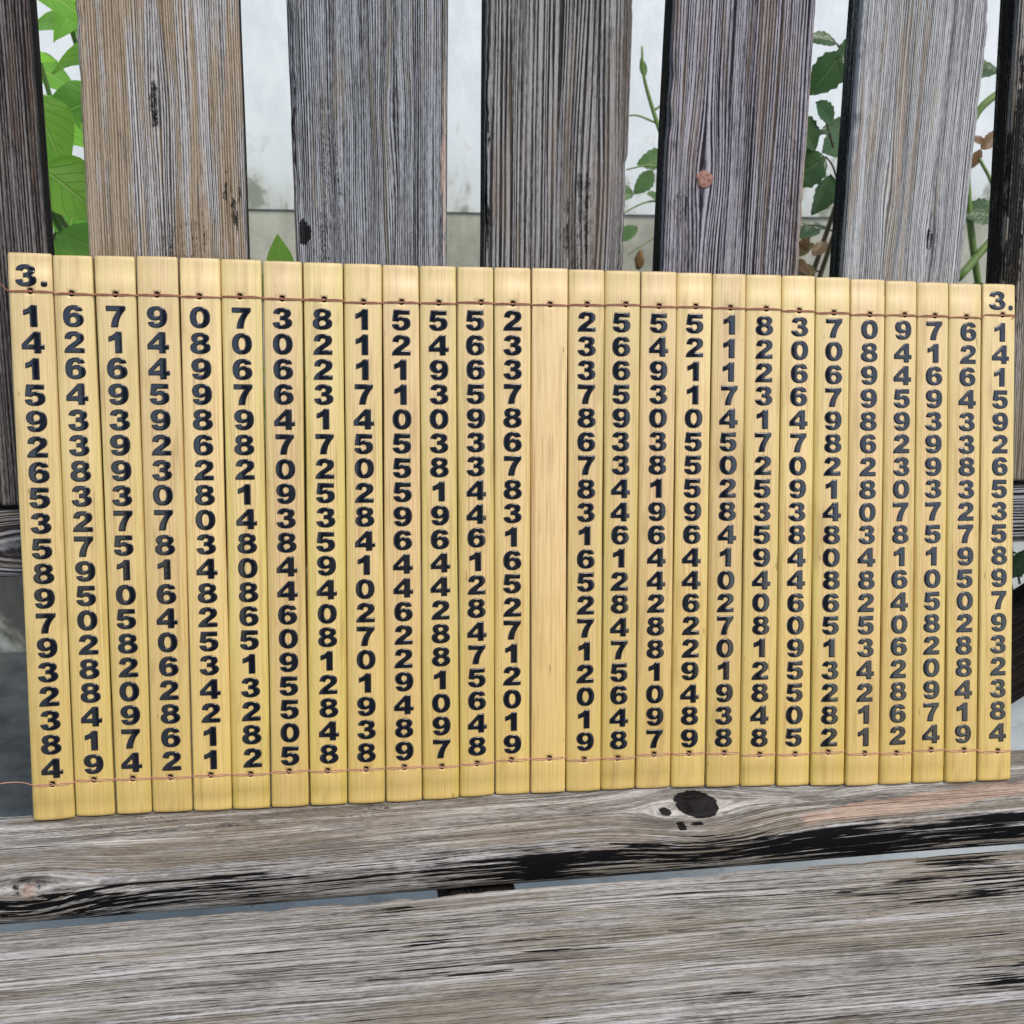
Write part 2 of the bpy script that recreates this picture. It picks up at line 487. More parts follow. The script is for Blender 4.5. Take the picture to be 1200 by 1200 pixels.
slats = [
    ((-.1980, -.1985), (-.1271, -.1274), W1, [], None),
    ((-.1078, -.1095), (-.0381, -.0386), W2, [(.033, .322, .006, .025, .4), (.050, .276, .004, .02, .4)], marks_s2),
    ((-.0174, -.0172), (.0549, .0538), W3, [(.048, .321, .007, .022, .55), (.023, .314, .006, .03, .45), (.046, .282, .005, .024, .5), (.034, .298, .005, .03, .4)], marks_s3),
    ((.0723, .0717), (.1418, .1411), W4, [(.052, .29, .012, .06, .5)], marks_s4),
    ((.1612, .1599), (.2318, .2308), W5, [(.0190, .2954, .008, .024, .7), (.06, .262, .009, .05, .3)], marks_s5),
    ((.2552, .2545), (.3211, .3190), W6, [(.020, .2955, .006, .022, .5), (.046, .267, .007, .026, .6), (.022, .282, .005, .02, .4)], marks_s6),
    ((.3385, .3423), (.4095, .4133), W7, [(.03, .30, .01, .04, .7)], marks_s7),
    ((.4290, .4290), (.4990, .4990), W3, [], None),
    ((.5170, .5180), (.5870, .5880), W2, [], None),
    ((-.2870, -.2870), (-.2170, -.2170), W5, [], None),
]
SL = []
for i, (xl, xr, m, kn, mk) in enumerate(slats):
    Wd = xr[0]-xl[0]
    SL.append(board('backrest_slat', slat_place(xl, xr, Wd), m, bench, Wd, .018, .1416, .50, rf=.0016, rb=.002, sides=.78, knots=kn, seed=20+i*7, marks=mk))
# round rusty plug of a fixing in the fifth slat
n = NT('rusty_plug')
o_ = n.obj()
pn = n.noise(n.scale(o_, 500, 500, 500), 1, 4, .6)
M_plug = n.done(n.mix(n.step(pn, .35, .65), srgb(120, 84, 74), srgb(176, 132, 118)), .8, n.bump(pn, .5, .0004))
def disc(cx, cz, r, h, base, dome=.0004, seg=24):
    V, F = [], []
    for k in range(seg):
        w = 2*math.pi*k/seg
        rr = r*(1+.06*math.sin(3*w+1)+.04*math.sin(5*w))
        for (q, hh) in ((1, -.001), (1, h*.6), (.9, h), (.5, h+dome*.7)):
            p = base+np.array([1., 0, 0])*(cx+rr*q*math.cos(w))+SA*(cz+rr*q*math.sin(w))+NF*hh
            V.append(tuple(p))
    V.append(tuple(base+np.array([1., 0, 0])*cx+SA*cz+NF*(h+dome)))
    for k in range(seg):
        k2 = (k+1) % seg
        for j in range(3):
            F.append((k*4+j, k2*4+j, k2*4+j+1, k*4+j+1))
        F.append((k*4+3, k2*4+3, seg*4))
    return V, F
v, f = disc(.1795, .2945, .0042, .0008, P0)
mesh_obj('plug', v, f, M_plug, SL[4])

WR = mat_wood('rail_wood', srgb(156, 156, 160), srgb(102, 101, 104), srgb(34, 32, 34), srgb(124, 108, 90), .3, .0019, .38, 1.1, .5, 9)
def rail_place(A, Bq, Cq):
    return P0[None, None]+A[..., None]*np.array([1., 0, 0])+(.1388-Bq)[..., None]*SA-(Cq+.0012)[..., None]*NF
board('backrest_rail', rail_place, WR, bench, .0325, .024, -.33, .68, rf=.0025, rb=.003, lstep=.003, knots=[(.018, -.147, .016, .03, .9)], seed=91)

def marks_rear(A, U, B_, C_, at):
    # weather-split front arris
    nose = smooth01(U, .0535, .0600)*(B_ > .03)*(C_ < .0218)
    body = .40+.75*(fnoise(A*11+3, A*0+2, 41, 3)-.5)+.12*smooth01(A, -.03, .05)+.05*smooth01(A, .09, .14)+.10*smooth01(U, .058, .064)-.10*smooth01(U, .067, .070)
    at['split'] = np.maximum(at['split'], nose*np.clip(body, .18, .70))
    at['split'] = np.where((B_ < .03) & (C_ > .002), 0, at['split'])
    for (kb, ka, wb, wa, s) in ((.0335, .1705, .0128, .0118, 1), (.0380, .1532, .0040, .0028, 2), (.0500, .1580, .0040, .0026, 3), (.0490, .1660, .0016, .0036, 5)):
        at['dark'] = np.maximum(at['dark'], blotch(A, U, kb, ka, wb, wa, s, .3, .45))
    # brown end-grain knot at the left
    at['stain'] = np.maximum(at['stain'], .62*blotch(A, U, .0585, -.1380, .0045, .0042, 7, .9, .9))
    ring = blotch(A, U, .0560, -.1385, .0062, .0080, 8, .6, .9)-blotch(A, U, .0585, -.1380, .0040, .0040, 7, .6, .9)
    at['dark'] = np.maximum(at['dark'], .66*np.clip(ring, 0, 1))
    # raw pinkish patch where the surface has flaked off
    at['stain'] = np.maximum(at['stain'], blotch(A, U, .0440-.10*(A-.29), .293, .0075, .085, 11, .5, 1.0))
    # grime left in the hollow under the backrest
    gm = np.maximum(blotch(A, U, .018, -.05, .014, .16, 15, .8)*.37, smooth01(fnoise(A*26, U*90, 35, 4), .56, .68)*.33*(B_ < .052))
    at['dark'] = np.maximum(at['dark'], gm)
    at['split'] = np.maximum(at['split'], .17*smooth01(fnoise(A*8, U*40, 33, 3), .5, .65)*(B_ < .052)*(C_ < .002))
WS = mat_wood('seat_wood_rear', srgb(196, 194, 192), srgb(146, 143, 140), srgb(68, 65, 62), srgb(138, 124, 104), .58, .0013, .14, .95, 1.0, 12, crack=.4, pale=srgb(220, 218, 214), bump=1., short=3.4)
def plank_place(yb, z):
    def f(A, Bq, Cq):
        return np.stack([A, yb-Bq, z-Cq], -1)
    return f
board('seat_plank', plank_place(.4804, .42), WS, bench, .0595, .022, -.34, .70, rf=.0078, rb=.007, step=.0009, lstep=.0013,
      knots=[(.0335, .1705, .022, .034, .95), (.037, .153, .006, .010, .8), (.058, -.1385, .016, .03, .9), (.03, -.05, .01, .05, .5), (.02, .235, .012, .02, .8)], wavy=.0016, seed=131, marks=marks_rear, chip=.002, shear=.012)
def marks_front(A, U, B_, C_, at):
    k = fnoise(A*14, U*50, 71, 3)
    zone = .20+.24*smooth01(A, .14, .28)+.10*np.exp(-((A-.04)/.04)**2)
    at['split'] = np.maximum(at['split'], (zone*smooth01(k, .35, .60)+.06)*(C_ < .002))
    at['stain'] = np.maximum(at['stain'], .35*blotch(A, U, .002, .02, .0025, .12, 3))
WF = mat_wood('seat_wood_front', srgb(190, 188, 184), srgb(146, 143, 138), srgb(76, 73, 69), srgb(146, 134, 114), .46, .0016, .14, .95, .75, 14, crack=.45, pale=srgb(212, 211, 211), bump=1., short=3.2)
board('seat_plank', plank_place(.3962, .42), WF, bench, .105, .022, -.34, .70, rf=.003, rb=.004, step=.0014, lstep=.0016,
      knots=[(.03, .10, .02, .1, .1)], wavy=.0012, seed=171, marks=marks_front, shear=-.01)

WD = mat_wood('frame_wood', srgb(52, 48, 46), srgb(32, 29, 28), srgb(14, 13, 13), srgb(56, 44, 34), .4, .0016, .2, 1., .5, 17)
def bar(name, p, q, wd, t, seed, up=(0, 0, 1)):
    """straight timber from p to q"""
    p = np.array(p, float); q = np.array(q, float)
    L = np.linalg.norm(q-p); d = (q-p)/L
    s = np.cross(d, np.array(up, float)); s /= np.linalg.norm(s)
    t3 = np.cross(s, d)
    def f(A, Bq, Cq):
        return p[None, None]+A[..., None]*d+(Bq-wd/2)[..., None]*s+(t/2-Cq)[..., None]*t3
    return board(name, f, WD, bench, wd, t, 0, L, rf=.003, rb=.003, step=.004, lstep=.006, seed=seed)
for x in (-.27, .061, .60):
    bar('seat_bearer', (x, .285, .377), (x, .478, .377), .033, .040, 200+int(x*100))
for x in (-.305, .635):
    bar('front_leg', (x, .325, 0), (x, .325, .397), .035, .045, 230+int(x*50), up=(0, 1, 0))
    bar('back_leg', (x, .58, 0), (x, .5485, .548), .035, .045, 250+int(x*50), up=(0, 1, 0))
    bar('side_rail', (x, .35, .33), (x, .545, .33), .022, .04, 270+int(x*50))
bar('brace', (.275, .568, .34), (.617, .568, .57), .024, .058, 290)

# ------------------------------------------------------------------ the bamboo scroll
# slip boundaries, measured in metres: foot line on the rear seat plank (x, y), top line (x, y, z); cord holes as (height along slip, offset)
EB = [ (-0.1461,0.4701), (-0.1273,0.4720), (-0.1088,0.4718), (-0.0920,0.4713), (-0.0731,0.4705), (-0.0548,0.4690), (-0.0366,0.4690), (-0.0183,0.4683), (0.0002,0.4676), (0.0183,0.4669), (0.0364,0.4663), (0.0546,0.4664), (0.0723,0.4673), (0.0900,0.4660), (0.1079,0.4654), (0.1258,0.4648), (0.1434,0.4643), (0.1615,0.4630), (0.1792,0.4617), (0.1972,0.4600), (0.2155,0.4583), (0.2332,0.4567), (0.2511,0.4542), (0.2691,0.4529), (0.2868,0.4525), (0.3041,0.4513), (0.3214,0.4493), (0.3405,0.4503) ]
ET = [ (-0.1409,0.5250,0.6763), (-0.1221,0.5251,0.6750), (-0.1047,0.5253,0.6743), (-0.0867,0.5256,0.6748), (-0.0683,0.5258,0.6742), (-0.0502,0.5260,0.6735), (-0.0317,0.5262,0.6731), (-0.0137,0.5264,0.6722), (0.0049,0.5266,0.6719), (0.0225,0.5268,0.6713), (0.0398,0.5270,0.6710), (0.0571,0.5273,0.6706), (0.0749,0.5275,0.6703), (0.0928,0.5278,0.6702), (0.1109,0.5280,0.6699), (0.1288,0.5282,0.6690), (0.1466,0.5284,0.6690), (0.1649,0.5286,0.6683), (0.1828,0.5288,0.6679), (0.2002,0.5290,0.6674), (0.2187,0.5293,0.6672), (0.2365,0.5295,0.6665), (0.2549,0.5296,0.6657), (0.2739,0.5298,0.6647), (0.2912,0.5300,0.6641), (0.3086,0.5301,0.6633), (0.3270,0.5304,0.6629), (0.3460,0.5306,0.6630) ]
HU = [ (0.2443,-0.0002), (0.2431,-0.0008), (0.2429,0.0000), (0.2429,-0.0003), (0.2424,-0.0002), (0.2426,-0.0007), (0.2418,-0.0003), (0.2416,0.0004), (0.2406,0.0002), (0.2408,0.0002), (0.2405,0.0001), (0.2407,0.0024), (0.2402,0.0001), (0.2400,-0.0001), (0.2402,-0.0000), (0.2404,0.0012), (0.2398,-0.0001), (0.2400,0.0004), (0.2398,0.0003), (0.2398,0.0009), (0.2393,-0.0001), (0.2389,0.0003), (0.2386,0.0006), (0.2387,0.0013), (0.2385,0.0006), (0.2384,0.0000), (0.2397,0.0015) ]
HL = [ (0.0177,-0.0001), (0.0181,-0.0000), (0.0177,-0.0001), (0.0175,-0.0006), (0.0180,-0.0005), (0.0176,-0.0001), (0.0181,-0.0004), (0.0175,-0.0004), (0.0175,-0.0002), (0.0176,-0.0000), (0.0168,0.0003), (0.0171,-0.0004), (0.0178,-0.0008), (0.0180,0.0003), (0.0165,-0.0001), (0.0164,-0.0008), (0.0177,-0.0001), (0.0177,-0.0000), (0.0176,-0.0000), (0.0165,0.0001), (0.0165,0.0003), (0.0174,-0.0004), (0.0166,0.0003), (0.0162,-0.0007), (0.0171,0.0005), (0.0167,0.0006), (0.0154,0.0009) ]
PI = ['1415926535897932384', '6264338327950288419', '7169399375105820974', '9445923078164062862', '0899862803482534211',
      '7067982148086513282', '3066470938446095505', '8223172535940812848', '1117450284102701938', '5211055596446229489',
      '5493038196442881097', '5665933446128475648', '2337867831652712019']
TEXT = PI+['']+PI[::-1]

n = NT('bamboo')
o_ = n.obj()
tone = n.attr('tone'); green = n.attr('green'); crs = n.attr('across'); shift = n.attr('shift')
cmb = n.n('ShaderNodeCombineXYZ'); n.put(cmb.inputs[0], shift); n.put(cmb.inputs[1], 0.); n.put(cmb.inputs[2], shift)
va = n.n('ShaderNodeVectorMath', operation='ADD'); n.put(va.inputs[0], o_); n.put(va.inputs[1], cmb.outputs[0])
ov = va.outputs[0]
f1 = n.noise(n.scale(ov, 1500, 300, 14), 1, 3, .6)
f2 = n.noise(n.scale(ov, 420, 120, 4), 1, 3, .55)
f3 = n.noise(n.scale(ov, 160, 90, 18), 1, 4, .6)
f4 = n.noise(n.scale(ov, 2600, 400, 40), 1, 2, .5)
col = n.mix(tone, srgb(237, 212, 150), srgb(232, 198, 154))
col = n.mix(n.math('MULTIPLY', n.math('MULTIPLY', green, n.step(n.math('ADD', n.math('ABSOLUTE', crs), n.math('MULTIPLY', n.math('SUBTRACT', f2, .5), 1.)), .35, .95)), .9), col, srgb(208, 196, 104))
col = n.mix(n.math('MULTIPLY', n.step(f2, .45, .75), .4), col, srgb(240, 214, 152))
col = n.mix(n.math('MULTIPLY', n.step(f1, .47, .66), .55), col, srgb(184, 142, 80))
col = n.mix(n.math('MULTIPLY', n.step(f4, .54, .70), .42), col, srgb(160, 118, 66))
col = n.mix(n.math('MULTIPLY', n.step(f3, .60, .78), .35), col, srgb(206, 170, 92))
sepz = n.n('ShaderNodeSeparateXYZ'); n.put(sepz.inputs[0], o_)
# yellower towards the lower end of every strip, creamier towards the top
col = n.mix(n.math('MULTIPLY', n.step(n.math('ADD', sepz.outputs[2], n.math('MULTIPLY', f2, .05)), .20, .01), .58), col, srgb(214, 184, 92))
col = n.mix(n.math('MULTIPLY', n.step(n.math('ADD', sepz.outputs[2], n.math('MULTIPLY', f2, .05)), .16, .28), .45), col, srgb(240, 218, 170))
fk = n.noise(n.scale(ov, 330, 200, 75), 1, 2, .5)
col = n.mix(n.math('MULTIPLY', n.step(fk, .74, .80), .6), col, srgb(134, 92, 48))
fk2 = n.noise(n.scale(ov, 75, 60, 26), 1, 3, .6)
col = n.mix(n.math('MULTIPLY', n.step(fk2, .55, .75), .30), col, srgb(196, 158, 96))
col = n.mix(1., col, n.attr('lum'), 'MULTIPLY')
dirt = n.attr('dirt')
col = n.mix(dirt, col, srgb(120, 84, 46))
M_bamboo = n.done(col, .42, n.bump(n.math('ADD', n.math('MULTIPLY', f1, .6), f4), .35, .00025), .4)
n = NT('drilled_hole')
M_hole = n.done(srgb(42, 22, 12), .9)
n = NT('black_raised_ink')
o_ = n.obj()
pe = n.noise(n.scale(o_, 700, 700, 700), 1, 2, .5)
M_ink = n.done((.0045, .006, .012, 1), .12, n.bump(pe, .10, .0003), .8)

# ---- digits: closed outlines in a 100 x 100 box, wide black sans
def bez(d):
    """path tokens: ('M',x,y) ('L',x,y) ('C',6 numbers) -> polyline"""
    P = []
    for t in d:
        if t[0] in 'ML':
            P.append((t[1], t[2]))
        else:
            p0 = P[-1]
            for k in range(1, 11):
                s = k/10; q = 1-s
                P.append(tuple(q**3*p0[i]+3*q*q*s*t[1+i]+3*q*s*s*t[3+i]+s**3*t[5+i] for i in (0, 1)))
    return np.array(P, float)
def ell(cx, cy, rx, ry, e=2.25):
    w = np.linspace(0, 2*math.pi, 48, endpoint=False)
    c, s = np.cos(w), np.sin(w)
    return np.stack([cx+rx*np.sign(c)*np.abs(c)**(2/e), cy+ry*np.sign(s)*np.abs(s)**(2/e)], 1)
SIX = [bez([('M', 93, 76), ('L', 63, 73), ('C', 61, 79, 57, 82, 51, 82), ('C', 41, 82, 36, 75, 34, 57), ('C', 41, 63, 48, 66, 58, 66), ('C', 81, 66, 96, 53, 96, 33),
            ('C', 96, 12, 78, -1, 50, -1), ('C', 19, -1, 3, 16, 3, 49), ('C', 3, 82, 21, 101, 53, 101), ('C', 76, 101, 89, 93, 93, 76)]), ell(49.5, 32, 15, 16)]
GLYPH = {
    '0': [ell(50, 50, 47, 51), ell(50, 50, 17, 31)],
    '1': [bez([('M', 74, 101), ('L', 74, 0), ('L', 43, 0), ('L', 43, 66), ('C', 34, 60, 26, 57, 13, 54), ('L', 13, 77), ('C', 30, 82, 41, 89, 48, 101)])],
    '2': [bez([('M', 95, 0), ('L', 95, 21), ('L', 46, 21), ('C', 52, 27, 58, 31, 68, 38), ('C', 85, 49, 94, 57, 94, 72), ('C', 94, 90, 76, 101, 49, 101), ('C', 24, 101, 8, 92, 6, 68),
               ('L', 35, 65), ('C', 36, 76, 41, 81, 49, 81), ('C', 57, 81, 62, 77, 62, 70), ('C', 62, 61, 55, 56, 40, 46), ('C', 16, 30, 4, 18, 2, 0)])],
    '3': [bez([('M', 36, 70), ('L', 6, 75), ('C', 9, 92, 24, 101, 48, 101), ('C', 76, 101, 91, 91, 91, 76), ('C', 91, 66, 85, 58, 72, 53), ('C', 88, 49, 96, 41, 96, 28), ('C', 96, 11, 78, -1, 49, -1),
               ('C', 22, -1, 6, 9, 3, 28), ('L', 34, 32), ('C', 36, 21, 41, 17, 49, 17), ('C', 58, 17, 64, 22, 64, 30), ('C', 64, 38, 58, 43, 49, 43), ('C', 46, 43, 43, 42, 38, 41), ('L', 40, 62),
               ('C', 42, 61.5, 43, 61, 45, 61), ('C', 54, 61, 60, 65, 60, 72), ('C', 60, 79, 56, 82, 49, 82), ('C', 42, 82, 38, 79, 36, 70)])],
    '4': [bez([('M', 85, 101), ('L', 85, 40), ('L', 100, 40), ('L', 100, 18), ('L', 85, 18), ('L', 85, 0), ('L', 55, 0), ('L', 55, 18), ('L', 0, 18), ('L', 0, 41), ('L', 57, 101)]),
          bez([('M', 55, 40), ('L', 55, 72), ('L', 25, 40)])],
    '5': [bez([('M', 12, 100), ('L', 91, 100), ('L', 91, 78), ('L', 36, 78), ('L', 34, 62), ('C', 40, 65, 46, 66.5, 54, 66.5), ('C', 79, 66.5, 95, 54, 95, 34), ('C', 95, 12, 77, -1, 48, -1),
               ('C', 21, -1, 6, 9, 3, 27), ('L', 34, 30), ('C', 36, 21, 41, 17, 48, 17), ('C', 57, 17, 63, 23, 63, 33), ('C', 63, 43, 57, 48, 48, 48), ('C', 42, 48, 37, 46, 33, 42), ('L', 5, 46)])],
    '6': SIX,
    '7': [bez([('M', 5, 100), ('L', 95, 100), ('L', 95, 82), ('C', 72, 60, 61, 32, 59, 0), ('L', 27, 0), ('C', 29, 27, 39, 53, 59, 77), ('L', 5, 77)])],
    '8': [bez([('M', 25, 54), ('C', 12, 59, 8, 66, 8, 75), ('C', 8, 91, 24, 101, 50, 101), ('C', 76, 101, 92, 91, 92, 75), ('C', 92, 66, 87, 59, 75, 54), ('C', 90, 49, 97, 41, 97, 29),
               ('C', 97, 10, 79, -1, 50, -1), ('C', 21, -1, 3, 10, 3, 29), ('C', 3, 41, 10, 49, 25, 54)]), ell(50, 74, 14, 10.5, 2), ell(50, 31, 17, 14, 2)],
    '9': [np.array([100, 100.])-p for p in SIX],
    '.': [ell(50, 12, 13, 12, 4)],
}
DW, DH = .00935, .00925
def sdf(polys, X, Y):
    d2 = np.full(X.shape, 1e9); ins = np.zeros(X.shape, bool)
    for P in polys:
        for p, q in zip(P, np.roll(P, -1, 0)):
            e = q-p; L = e@e
            if L < 1e-12:
                continue
            t = np.clip(((X-p[0])*e[0]+(Y-p[1])*e[1])/L, 0, 1)
            d2 = np.minimum(d2, (X-p[0]-t*e[0])**2+(Y-p[1]-t*e[1])**2)
            c = ((p[1] > Y) != (q[1] > Y))
            with np.errstate(divide='ignore', invalid='ignore'):
                xi = p[0]+(Y-p[1])*e[0]/np.where(e[1] == 0, 1e-9, e[1])
            ins ^= c & (X < xi)
    return np.where(ins, 1, -1)*np.sqrt(d2)
def glyph_mesh(polys):
    """filled outline, domed at the edge: list of (x, y, edge distance) and polygons"""
    P = [p*np.array([DW, DH])/100 for p in polys]
    N = 36
    xs = np.linspace(-.0006, DW+.0006, N); ys = np.linspace(-.0006, DH+.0006, N)
    X, Y = np.meshgrid(xs, ys, indexing='ij')
    S = sdf(P, X, Y)+.00016
    S = np.where(np.abs(S) < 3e-6, 3e-6, S)
    V, key, F = [], {}, []
    def vert(k, p):
        if k not in key:
            key[k] = len(V); V.append(p)
        return key[k]
    for i in range(N-1):
        for j in range(N-1):
            cs = [(i, j), (i+1, j), (i+1, j+1), (i, j+1)]
            sv_ = [S[c] for c in cs]
            if max(sv_) < 0:
                continue
            poly = []
            for k in range(4):
                a, b = cs[k], cs[(k+1) % 4]; sa, sb = sv_[k], sv_[(k+1) % 4]
                if sa > 0:
                    poly.append(vert(a, (X[a], Y[a], sa)))
                if (sa > 0) != (sb > 0):
                    t = sa/(sa-sb); kk = (min(a, b), max(a, b))
                    poly.append(vert(kk, (X[a]+t*(X[b]-X[a]), Y[a]+t*(Y[b]-Y[a]), 0.)))
            if len(poly) > 2:
                F.append(poly)
    return np.array(V), F
GM_ = {k: glyph_mesh(v) for k, v in GLYPH.items()}

T_, BULGE = .0027, .0010
def slip_frame(i):
    b0, b1 = (np.array([*EB[k], .4206]) for k in (i, i+1))
    t0, t1 = (np.array(ET[k]) for k in (i, i+1))
    b, t = (b0+b1)/2, (t0+t1)/2
    L = np.linalg.norm(t-b)
    ez = (t-b)/L
    ax = ((b1-b0)/np.linalg.norm(b1-b0)+(t1-t0)/np.linalg.norm(t1-t0))
    ax = ax-ez*(ax@ez); ax /= np.linalg.norm(ax)
    nn = np.cross(ax, ez)
    tw = YAW[i]
    ex = math.cos(tw)*ax+math.sin(tw)*nn
    nn = np.cross(ex, ez)
    return b, L, ex, nn, ez, np.linalg.norm(b1-b0), np.linalg.norm(t1-t0)
YAW = [R(a) for a in (-1.5, 1.0, -.5, .8, -.8, 2.0, -1.0, .5, 1.2, -.6, .4, -.9, .6, .3, 1.3, -.4, .2, 1.6, -1.0, .4, -.7, .5, -.9, .3, 1.0, -1.3, 1.2)]
GAP = [.0006]*28
GAP[7] = .0016; GAP[2] = .0011; GAP[26] = .0012; GAP[14] = .0009

scroll = thing('bamboo_scroll', 'open scroll of corded yellow bamboo slips printed with black digits, leaning on the bench back', 'scroll', (.098, .4655, .42))
def build_slip(i):
    b, L, ex, nn, ez, wb, wt = slip_frame(i)
    gl, gr = GAP[i], GAP[i+1]
    hu, hl = HU[i], HL[i]
    rr = random.Random(i*13+5)
    HR, BK = .00135, .0023
    hx0, hx1 = min(hu[1], hl[1])-BK, max(hu[1], hl[1])+BK
    half = (wb+wt)/4-.0004
    base = [-1, -.985, -.95, -.88, -.74, -.58, -.42, -.3]
    cols = sorted([x for x in [s*half*t for t in map(abs, base) for s in (-1, 1)] if x < hx0-.0004 or x > hx1+.0004]+[hx0, (hx0+hx1)/2, hx1])
    rows = [0, .0002, .0006, .0013, .0025, hl[0]-BK, hl[0], hl[0]+BK]
    z = hl[0]+.006
    while z < hu[0]-.005:
        rows.append(z); z += .006
    cut0 = .0085+rr.uniform(-.001, .001)
    cut1 = L-.0088+rr.uniform(-.0012, .0012)
    rows += [hu[0]-BK, hu[0], hu[0]+BK, L-.0025, L-.0013, L-.0006, L-.0002, L]
    rows += [cut0, cut0+.0005, cut1, cut1+.0005]
    rows = sorted(r for r in rows)
    ph = rr.uniform(0, 6)
    dep = [rr.uniform(.00008, .00035) for _ in range(2)]
    bul = BULGE*rr.uniform(.85, 1.15)
    def front(x, z):
        w = 2*x/(wb+(wt-wb)*z/L-.0008)
        d = T_+bul*(1-w*w)
        d -= .00055*max(0, (abs(w)-.93)/.07)**2
        e = min(z, L-z)
        d -= .0006*max(0, 1-e/.0013)**2
        if z > cut1+.00025: d -= dep[0]
        if z < cut0+.00025: d -= dep[1]
        return d
    def width(x, z):
        """shift columns so that the strip's own sides follow its boundaries"""
        w = wb+(wt-wb)*z/L
        lo, hi = -w/2+gl/2, w/2-gr/2
        lo += .00025*math.sin(z*31+ph); hi += .00022*math.sin(z*27+ph*2)
        e = min(z, L-z)
        r = .0005*max(0, 1-e/.0012)**2
        lo += r; hi -= r
        s = (x+half)/(2*half)
        k = smooth_edge(s)
        return x+(1-k)*((lo-(-half)) if s < .5 else (hi-half))
    def smooth_edge(s):
        return min(1, min(s, 1-s)/.22)
    V, A = [], []
    def add(x, d, z, crs):
        V.append((x, -d, z)); A.append(crs); return len(V)-1
    nC, nR = len(cols), len(rows)
    gid = [[0]*nC for _ in rows]
    for j, z in enumerate(rows):
        for k, x in enumerate(cols):
            xx = width(x, z)
            gid[j][k] = add(xx, front(xx, z), z, x/half)
    F, mi = [], []
    kl, kr = cols.index(hx0), cols.index(hx1)
    holes = []
    for h in (hl, hu):
        j0 = min(range(nR), key=lambda j: abs(rows[j]-(h[0]-BK))); j1 = min(range(nR), key=lambda j: abs(rows[j]-(h[0]+BK)))
        holes.append((h, j0, j1))
    for j in range(nR-1):
        for k in range(nC-1):
            if any(j0 <= j < j1 and kl <= k < kr for _, j0, j1 in holes):
                continue
            F.append((gid[j][k], gid[j][k+1], gid[j+1][k+1], gid[j+1][k])); mi.append(0)
    for h, j0, j1 in holes:
        loop = [gid[j0][k] for k in range(kl, kr)]+[gid[j][kr] for j in range(j0, j1)]+[gid[j1][k] for k in range(kr, kl, -1)]+[gid[j][kl] for j in range(j1, j0, -1)]
        # densify by midpoints is not needed: ring of 3 subdivisions per edge
        m = len(loop); ring, deep = [], []
        SUB = 3
        for q in range(m):
            p0, p1 = V[loop[q]], V[loop[(q+1) % m]]
            for s in range(SUB):
                px = p0[0]+(p1[0]-p0[0])*s/SUB; pz = p0[2]+(p1[2]-p0[2])*s/SUB
                a = math.atan2(pz-h[0], px-h[1])
                x = h[1]+HR*math.cos(a); z = h[0]+HR*1.05*math.sin(a)
                ring.append(add(x, front(x, z)-.0001, z, 0))
                deep.append(add(h[1]+HR*.9*math.cos(a), .0004, h[0]+HR*.9*math.sin(a), 0))
        M = len(ring)
        for q in range(m):
            r = [ring[(q*SUB+s) % M] for s in range(SUB+1)]
            F.append((loop[q], loop[(q+1) % m], *r[::-1])); mi.append(0)
        for q in range(M):
            F.append((ring[q], ring[(q+1) % M], deep[(q+1) % M], deep[q])); mi.append(1)
        F.append(tuple(deep)); mi.append(1)
    # sides and back
    bl = [add(V[gid[j][0]][0]-gl/2+.00002, 0, z, -1) for j, z in enumerate(rows)]
    br = [add(V[gid[j][-1]][0]+gr/2-.00002, 0, z, 1) for j, z in enumerate(rows)]
    for j in range(nR-1):
        F.append((bl[j], gid[j][0], gid[j+1][0], bl[j+1])); mi.append(0)
        F.append((gid[j][-1], br[j], br[j+1], gid[j+1][-1])); mi.append(0)
        F.append((br[j], bl[j], bl[j+1], br[j+1])); mi.append(0)
    F.append((bl[0], br[0], *[gid[0][k] for k in range(nC-1, -1, -1)])); mi.append(0)
    F.append((br[-1], bl[-1], *[gid[-1][k] for k in range(nC)])); mi.append(0)
    Va = np.array(V)
    tone = TONE[i]
    dirt = np.clip((fnoise(Va[:, 0]*400+i*9, Va[:, 2]*30, 60, 3)-.66)*4, 0, .5)*.5
    dirt = np.maximum(dirt, (.35*np.exp(-np.minimum(Va[:, 2], L-Va[:, 2])/.0006)))
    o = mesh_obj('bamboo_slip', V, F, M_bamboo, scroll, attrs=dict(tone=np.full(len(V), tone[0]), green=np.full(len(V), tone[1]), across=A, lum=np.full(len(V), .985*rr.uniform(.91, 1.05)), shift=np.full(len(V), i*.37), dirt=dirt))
    o.data.materials.append(M_hole)
    o.data.polygons.foreach_set('material_index', mi)
    fl = np.ones(len(F), bool); fl[-2:] = False
    o.data.polygons.foreach_set('use_smooth', fl)
    Mw = Matrix(((ex[0], -nn[0], ez[0], b[0]), (ex[1], -nn[1], ez[1], b[1]), (ex[2], -nn[2], ez[2], b[2]), (0, 0, 0, 1)))
    o.matrix_parent_inverse = Matrix.Identity(4)
    o.matrix_local = Matrix.Translation(-Vector(scroll.location)) @ Mw
    # raised digits
    GV, GF = [], []
    nb = 0
    def put(ch, cx, cz, s=1.):
        nonlocal nb
        v, f = GM_[ch]
        x = (v[:, 0]-DW/2)*s+cx; z = (v[:, 1]-DH/2)*s+cz
        e = np.clip(v[:, 2]/.00040, 0, 1)
        hgt = np.where(v[:, 2] <= 0, -.00012, .00042*np.sqrt(np.clip(1-(1-e)**2, 0, 1)))
        d = np.array([front(a, c) for a, c in zip(x, z)])+hgt
        GV.append(np.stack([x, -d, z], 1))
        GF.extend([[q+nb for q in p] for p in f])
        nb += len(v)
    off = DOFF[i]
    for k, ch in enumerate(TEXT[i]):
        zz = (.2334-.0002*i*.5)-k*.01150*(L/.2585)**.5
        put(ch, off[0]+(off[1]-off[0])*k/18+rr.uniform(-.00012, .00012), zz+rr.uniform(-.00008, .00008))
